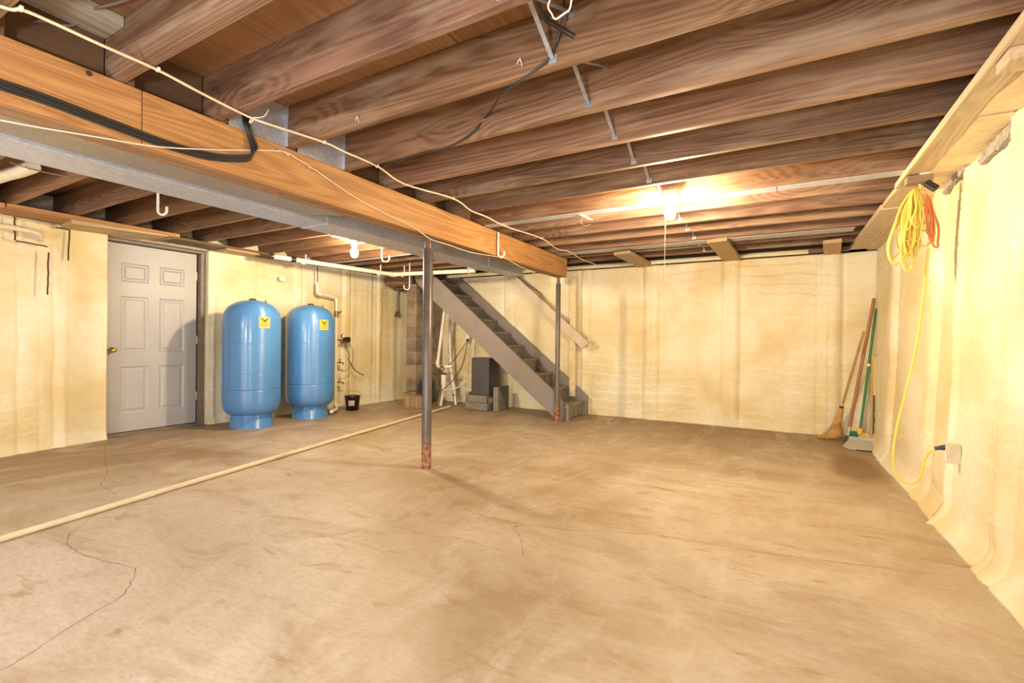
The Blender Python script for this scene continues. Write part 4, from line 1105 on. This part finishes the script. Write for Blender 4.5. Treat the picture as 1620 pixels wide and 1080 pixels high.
dpn = thing('dustpan', 'pale grey metal dustpan lying on the floor in front of the tools', 'dustpan', (0.72, 5.95, 0))
c0 = (0.6007, 5.8856, 0.0100); c1_ = (0.6367, 5.7762, 0.0100); c2_ = (0.8449, 5.8114, 0.0100); c3_ = (0.9083, 6.1096, 0.0500); c4_ = (0.6720, 6.1063, 0.0500)
pan = MB()
top = [(c0[0], c0[1], 0.022), (c1_[0], c1_[1], 0.018), (c2_[0], c2_[1], 0.018), (c3_[0], c3_[1], 0.060), (c4_[0], c4_[1], 0.060)]
botm = [(p[0], p[1], p[2] - 0.014) for p in top]
pan.add(top + botm, [(0, 1, 2, 3, 4), (9, 8, 7, 6, 5)] + [(i, 5 + i, 5 + (i + 1) % 5, (i + 1) % 5) for i in range(5)])
obj('pan', pan, SHADEC, dpn, 0.002)
obj('back_wall', MB().hexa([(c4_[0], c4_[1] - 0.004, 0.055), (c3_[0], c3_[1] - 0.004, 0.055), (c3_[0], c3_[1] + 0.004, 0.055), (c4_[0], c4_[1] + 0.004, 0.055), (c4_[0], c4_[1] - 0.004, 0.085), (c3_[0], c3_[1] - 0.004, 0.085), (c3_[0], c3_[1] + 0.004, 0.085), (c4_[0], c4_[1] + 0.004, 0.085)]), SHADEC, dpn, 0.002)
obj('underside_lip', MB().box(c1_[0] + 0.005, c2_[0] - 0.005, c1_[1] + 0.01, c1_[1] + 0.04, 0.0, 0.010), BLACK, dpn)

# ------------------------------------------------------------------ extension cords on the hook
hk = thing('yellow_hook', 'yellow screw hook under the right sill plate', 'hook', (0.75, 3.80, 2.05))
hx, hy = 0.748, 3.80
obj('hook_wire', MB().tube(smooth_path([(hx - 0.03, hy, 2.118), (hx, hy - 0.0, 2.085), (hx + 0.02, hy, 2.05), (hx + 0.015, hy, 2.022), (hx - 0.01, hy, 2.012), (hx - 0.03, hy, 2.03)], 5), 0.006, 8), YELLOW, hk)
wb = box('hanger_block', 0.565, 0.69, 3.755, 3.835, 2.035, 2.083, plain('dusty_brown_block', (0.30, 0.21, 0.13), 0.8), None, 0.003)
wb.location.x += 0.125; wb.location.z += 0.032
tag(wb, 'small brown wooden block with a white tag under the right sill plate', 'block')
tgx = obj('tag_plate', MB().box(0.625, 0.690, 3.747, 3.7545, 2.080, 2.102), WHITE, wb)

def coil(cx, cy, cz, loops, seed, rt):
    rnd = random.Random(seed)
    pts = []
    for (w, h, ox, oy, tw) in loops:
        n = 26
        for k in range(n):
            t = 2 * math.pi * k / n
            s = math.sin(t / 2)                        # 0 at the hook, 1 at the bottom
            x = cx + ox * s ** 1.3 + w * math.sin(t) * (s ** 0.7) + 0.004 * math.sin(5 * t + seed)
            y = cy + oy * s + tw * math.sin(t) * s
            z = cz - h * s * s - 0.004 * math.sin(4 * t)
            pts.append((x, y, z))
    return pts
loops = []
rnd = random.Random(3)
for k in range(20):
    loops.append((rnd.choice((-1, 1)) * rnd.uniform(0.008, 0.045), rnd.uniform(0.24, 0.43), rnd.uniform(-0.075, 0.055), rnd.uniform(-0.05, 0.03), rnd.uniform(-0.04, 0.04)))
loops += [(0.060, 0.47, -0.095, -0.02, 0.02), (0.045, 0.44, -0.110, 0.0, 0.01), (0.050, 0.52, -0.035, -0.03, 0.02), (0.035, 0.49, -0.02, -0.02, -0.02), (0.060, 0.36, 0.055, 0.0, 0.0)]
P = coil(hx - 0.012, hy - 0.01, 2.035, loops, 3, 0.0)
yc = thing('extension_cord', 'yellow extension cord coiled on a hook and plugged into the right wall', 'cord', (hx, hy, 1.5))
obj('coil', MB().tube(smooth_path(P, 2), 0.0062, 6), YELLOW, yc)
P = [(hx + 0.055, hy - 0.02, 1.66), (0.7932, 3.7800, 1.5153), (0.7853, 3.7800, 1.4183), (0.7721, 3.7800, 1.2428), (0.7452, 3.7700, 1.0271), (0.7002, 3.7600, 0.7702), (0.6604, 3.7500, 0.5707), (0.6405, 3.7500, 0.3900), (0.6511, 3.7500, 0.2724), (0.6902, 3.7400, 0.2176), (0.7369, 3.7300, 0.2158), (0.7672, 3.7200, 0.2695), (0.7819, 3.7100, 0.3586), (0.8004, 3.6900, 0.4225), (0.8268, 3.6800, 0.4504)]
obj('cord_run', MB().tube(smooth_path(P, 6), 0.0065, 8), YELLOW, yc)
e0 = Vector((0.8268, 3.6800, 0.4504)); e1 = Vector((0.8710, 3.6400, 0.4711))
m = MB().tube([e0, e0 + (e1 - e0) * 0.3, e0 + (e1 - e0) * 0.32, e0 + (e1 - e0) * 0.5, e1], 0.014, 10, True, [0.011, 0.012, 0.009, 0.016, 0.017])
obj('plug', m, plain('charcoal_plug', (0.05, 0.05, 0.065), 0.4), yc, label='dark plug')
obj('cord_end', MB().beam((hx + 0.03, hy - 0.05, 2.06), (hx + 0.085, hy - 0.05, 2.01), 0.035, 0.04), BLACK, yc, 0.008, label='black socket end hanging at the top of the coil')
m = MB()
P = coil(hx + 0.035, hy - 0.035, 1.99, [(0.016, 0.29, 0.035, 0.0, 0.01), (0.022, 0.33, 0.055, 0.0, 0.0), (0.012, 0.25, 0.02, -0.01, 0.0)], 5, 0)
m.tube(smooth_path(P, 2), 0.006, 6)
oc = obj('orange_cord', m, ORANGE); tag(oc, 'short orange cord hanging on the right side of the yellow coil', 'cord')

wo = thing('wall_outlet', 'foam-spattered outlet box low on the right wall holding the dark plug', 'outlet', (0.87, 3.60, 0.44))
w0 = (0.8600, 3.5245, 0.4387)
obj('outlet_box', MB().box(0.838, 0.90, w0[1] - 0.022, w0[1] + 0.026, 0.40, 0.51), plain('foam_dusted_box', (0.66, 0.58, 0.44), 0.6, var=0.15, bump=0.8), wo, 0.008)
obj('outlet_face', MB().box(0.833, 0.838, w0[1] - 0.018, w0[1] + 0.020, 0.41, 0.46), WHITE, wo, 0.003)

# ------------------------------------------------------------------ cables on the joists and the beam
def cable(name, pts, r, mat, label, cat='cable', k=6, n=6):
    o = obj(name, MB().tube(smooth_path(pts, k), r, n), mat)
    tag(o, label, cat); return o
CZ = HJ - 0.012
P = [(-2.05, -0.6, CZ)]
P += [(-2.2322, 0.5155, 2.1450), (-2.1922, 0.5541, 2.1450), (-2.1857, 0.6173, 2.1450), (-2.1825, 0.7629, 2.1400), (-2.1948, 0.9510, 2.1450), (-2.2157, 1.1299, 2.1380), (-2.2601, 1.3546, 2.1450), (-2.2356, 1.4698, 2.1400), (-2.1875, 1.7467, 2.1470), (-2.1796, 1.8790, 2.1400), (-2.1946, 2.1488, 2.1470), (-2.2607, 2.4681, 2.1400), (-2.1764, 2.9158, 2.1470), (-2.2317, 3.2355, 2.1400), (-2.2375, 3.4886, 2.1470), (-2.2523, 3.8453, 2.1420), (-2.1877, 4.4932, 2.1470), (-2.2605, 5.0326, 2.1400), (-2.2120, 5.3174, 2.1470), (-2.2668, 5.8625, 2.1430), (-2.2445, 6.4244, 2.1470)]
P[0] = tuple(2 * a - b for a, b in zip(P[1], P[4]))
wr = thing('cream_cable', 'cream cable stapled under the joists parallel to the beam', 'cable', P[7])
obj('cable_run', MB().tube(smooth_path(P, 5), 0.0058, 7), CREAM, wr)
for q in ((-2.1922, 0.5541, 2.1450), (-2.1948, 0.9510, 2.1450), (-2.1875, 1.7467, 2.1470), (-2.1946, 2.1488, 2.1470), (-2.1764, 2.9158, 2.1470), (-2.1877, 4.4932, 2.1470)):
    obj('staple', MB().box(q[0] - 0.011, q[0] + 0.011, q[1] - 0.005, q[1] + 0.005, HJ - 0.016, HJ - 0.001), WHITE, wr, 0.002)
m = MB()
q = (-2.2639, 1.3822, 2.1450)
m.tube([(q[0] + 0.014 * math.cos(a), q[1] + 0.006 * math.sin(a), q[2] - 0.01 + 0.014 * math.sin(a)) for a in [k * math.pi / 8 for k in range(17)]], 0.0028, 5)
m.tube(smooth_path([(q[0] + 0.01, q[1], q[2]), (q[0] + 0.05, q[1] + 0.03, q[2] + 0.01), (q[0] + 0.06, q[1] + 0.05, q[2] + 0.05)], 5), 0.0026, 5)
o = obj('wire_loop', m, WHITE); tag(o, 'tiny white wire loop at the top edge of the beam beside the black cables', 'wire')

P = [(-2.30, -0.2, 1.93), (-2.4000, 0.5561, 1.8261), (-2.4050, 0.6639, 1.8432), (-2.4200, 0.8277, 1.8755), (-2.4300, 1.0552, 1.9189), (-2.4450, 1.3382, 2.0083), (-2.4520, 1.6626, 2.1181), (-2.4520, 1.7708, 2.1122), (-2.4520, 1.8871, 2.0868), (-2.4520, 2.1953, 2.0057), (-2.4520, 2.4842, 1.9617), (-2.4520, 2.7872, 1.9267), (-2.4480, 2.9805, 1.8756), (-2.4520, 3.1938, 1.8740), (-2.4520, 3.5618, 1.8659), (-2.4520, 4.0298, 1.8997), (-2.4520, 4.2062, 1.9081), (-2.4520, 4.4947, 1.8704), (-2.4520, 4.9285, 1.8358)]
P[0] = tuple(2 * a - b for a, b in zip(P[1], P[2]))
st_ = thing('white_string', 'thin white cord draped along the front of the orange beam', 'string', P[6])
obj('string_run', MB().tube(smooth_path(P, 5), 0.0032, 6), WHITE, st_)
for q in ((-2.4520, 1.6821, 2.1214), (-2.4520, 1.8738, 2.0902)):
    m = MB()
    for a in (-0.4, 0.1, 0.5):
        m.tube([(q[0] + 0.003, q[1] - 0.028, q[2] - 0.010 * a), (q[0] + 0.004, q[1] + 0.035, q[2] + 0.012 * a - 0.008)], 0.0028, 5)
    obj('tie_knot', m, plain('greyish_tie', (0.62, 0.55, 0.47), 0.6), st_)
# black cable bundle on the beam face
bc = thing('black_cable_bundle', 'bundle of black cables lying along the orange beam and curling up behind it', 'cable', (-2.45, 1.0, 2.0))
for k in range(4):
    o_ = 0.0095 * (k - 1.5); d_ = 0.003 * (k % 2)
    pts = [(-2.4470, 0.5664, 1.9678), (-2.4470, 0.6488, 1.9692), (-2.4470, 0.7385, 1.9657), (-2.4470, 0.9283, 1.9544), (-2.4470, 1.1133, 1.9461), (-2.4470, 1.2793, 1.9567), (-2.4470, 1.4091, 1.9884), (-2.4450, 1.4809, 2.0191)]
    pts = [(p[0] + d_, p[1], p[2] + o_) for p in pts]
    up = [(-2.4400, 1.5050, 2.0668), (-2.4500, 1.4898, 2.1370), (-2.4500, 1.4689, 2.1889), (-2.4700, 1.4736, 2.2520)]
    pts += [(p[0] + d_, p[1] + o_ * 0.9, p[2] + (o_ if i == 0 else 0)) for i, p in enumerate(up)]
    first = tuple(2 * a - b for a, b in zip(pts[0], pts[2]))
    obj('cable', MB().tube(smooth_path([first] + pts, 5), 0.0055, 6), BLACKR, bc)

P = [(-0.6958, 1.6200, 2.3931), (-0.7140, 1.6400, 2.3534), (-0.7298, 1.6600, 2.2991), (-0.7613, 1.6850, 2.2455), (-0.8038, 1.6960, 2.1894), (-0.8785, 1.7000, 2.1539), (-0.9426, 1.7000, 2.1321), (-1.0039, 1.7335, 2.1400), (-1.0910, 1.7950, 2.1460), (-1.3424, 2.0950, 2.2528), (-1.4252, 2.1000, 2.1956), (-1.5159, 2.1000, 2.1560), (-1.6382, 2.1020, 2.1316), (-1.7537, 2.1217, 2.1460), (-1.8787, 2.1294, 2.1460), (-2.0416, 2.1437, 2.1460), (-2.1723, 2.1697, 2.1460)]
cable('black_cable', P, 0.0055, BLACKR, 'single black cable snaking down over the joists right of the beam')
P = [(-0.5860, 1.3439, 2.2000), (-0.6629, 1.3941, 2.1700), (-0.6688, 1.4321, 2.1600), (-0.6648, 1.4541, 2.1550), (-0.6306, 1.4495, 2.1600), (-0.6092, 1.4467, 2.1700), (-0.5835, 1.4047, 2.2000)]
cable('white_wire_loop', P, 0.0032, WHITE, 'loop of thin white wire hanging at the top edge near the bracing', 'wire')
P = [(-0.74, 1.36, 2.33), (-0.7647, 1.5500, 2.2678), (-0.7641, 1.6200, 2.2744), (-0.7327, 1.6800, 2.2681), (-0.7007, 1.7050, 2.2481)]
cable('black_pipe_stub', P, 0.0085, BLACKR, 'thick black conduit running into the joist beside the first metal brace')
P = [(-2.8232, 0.5820, 2.3000), (-2.7211, 0.6288, 2.3000), (-2.6154, 0.6649, 2.3000), (-2.5280, 0.6957, 2.3000), (-2.5575, 0.7603, 2.3300), (-2.5129, 0.8055, 2.3500), (-2.3849, 0.8028, 2.3600), (-2.2806, 0.8357, 2.3700), (-2.1546, 0.8580, 2.3700), (-1.8240, 0.8849, 2.3700)]
cable('grey_cable', P, 0.0055, GREYC, 'grey cable crossing the joist bay at the top left corner')
for (q, lb) in (((-0.9347, 1.7000, 2.2132), 'bent white staple wire stuck in the joist beside the black cable'), ((-1.8766, 1.7000, 2.1877), 'bent white staple wire stuck in the joist above the beam')):
    m = MB()
    m.tube(smooth_path([(q[0] - 0.014, q[1], q[2] - 0.006), (q[0] - 0.004, q[1] - 0.004, q[2] + 0.008), (q[0] + 0.006, q[1] - 0.003, q[2] + 0.002), (q[0] + 0.008, q[1], q[2] - 0.02)], 4), 0.002, 5)
    m.tube([(q[0] + 0.002, q[1] - 0.004, q[2] + 0.014), (q[0] + 0.004, q[1] - 0.006, q[2] - 0.004)], 0.002, 5)
    o = obj('staple_wire', m, WHITE); tag(o, lb, 'wire')
# loose strands under the joists near the beam end
q = (-1.4668, 3.8723, 2.1500)
m = MB()
m.tube([(q[0] - 0.03, q[1] - 0.08, HJ - 0.004), (q[0] + 0.03, q[1] + 0.05, HJ - 0.03)], 0.0028, 5)
m.tube([(q[0] - 0.01, q[1] - 0.08, HJ - 0.004), (q[0] + 0.05, q[1] + 0.05, HJ - 0.03)], 0.0028, 5)
m.tube(smooth_path([(q[0] - 0.02, q[1], HJ - 0.01), (q[0] - 0.04, q[1], HJ - 0.05), (q[0] + 0.0, q[1], HJ - 0.09), (q[0] + 0.05, q[1], HJ - 0.08)], 5), 0.0012, 4)
o = obj('loose_wires', m, CREAM); tag(o, 'two cut cream wires dangling from the joists left of the right bulb', 'wire')

# foam-covered pipe and insulated pipe at the left
P = [(-5.80, 0.2, 1.95), (-5.8000, 1.3481, 1.9977), (-5.8000, 1.4636, 1.9950), (-5.8000, 1.5768, 1.9791), (-5.93, (-5.8500, 1.6156, 1.9805)[1] + 0.02, 1.93)]
P[0] = (-5.80, P[1][1] - 0.8, P[1][2])
cable('foam_coated_pipe', P, 0.024, plain('foam_coated_pipe', (0.74, 0.64, 0.46), 0.6, var=0.1, bump=0.6), 'foam-spattered pipe running along the top of the wall left of the door', 'pipe', 6, 12)
P = [(-5.4323, 1.0605, 2.1700), (-4.8182, 1.1183, 2.1900), (-4.5498, 1.1462, 2.1900), (-4.3288, 1.1562, 2.1900)]
cable('insulated_pipe', P, 0.042, PVCY, 'thick cream pipe between the joists at the left edge behind the duct', 'pipe', 5, 14)
P = [(-4.1738, 1.0120, 2.1400), (-4.2168, 1.1503, 2.1400), (-4.1857, 1.3013, 2.1400)]
cable('thin_rod', P, 0.004, GREYC, 'thin brown rod under the joists at the left beside the cream pipe', 'rod')
# pipe seen under the joists on the stair side
P = [(-5.8509, 4.6036, 2.1430), (-4.8778, 4.5958, 2.1430), (-4.0030, 4.5550, 2.1430)]
cable('steel_conduit', P, 0.011, GALV, 'grey metal conduit under the joists just beyond the left bulb', 'conduit')
P = [(-4.4126, 4.6503, 2.1500), (-4.3951, 4.6913, 2.1300), (-4.3771, 4.7442, 2.1200), (-4.2770, 4.6951, 2.1300), (-4.1565, 4.6212, 2.1500)]
cable('black_wire', P, 0.004, BLACKR, 'short black wire sagging beside the grey conduit near the left bulb', 'wire')
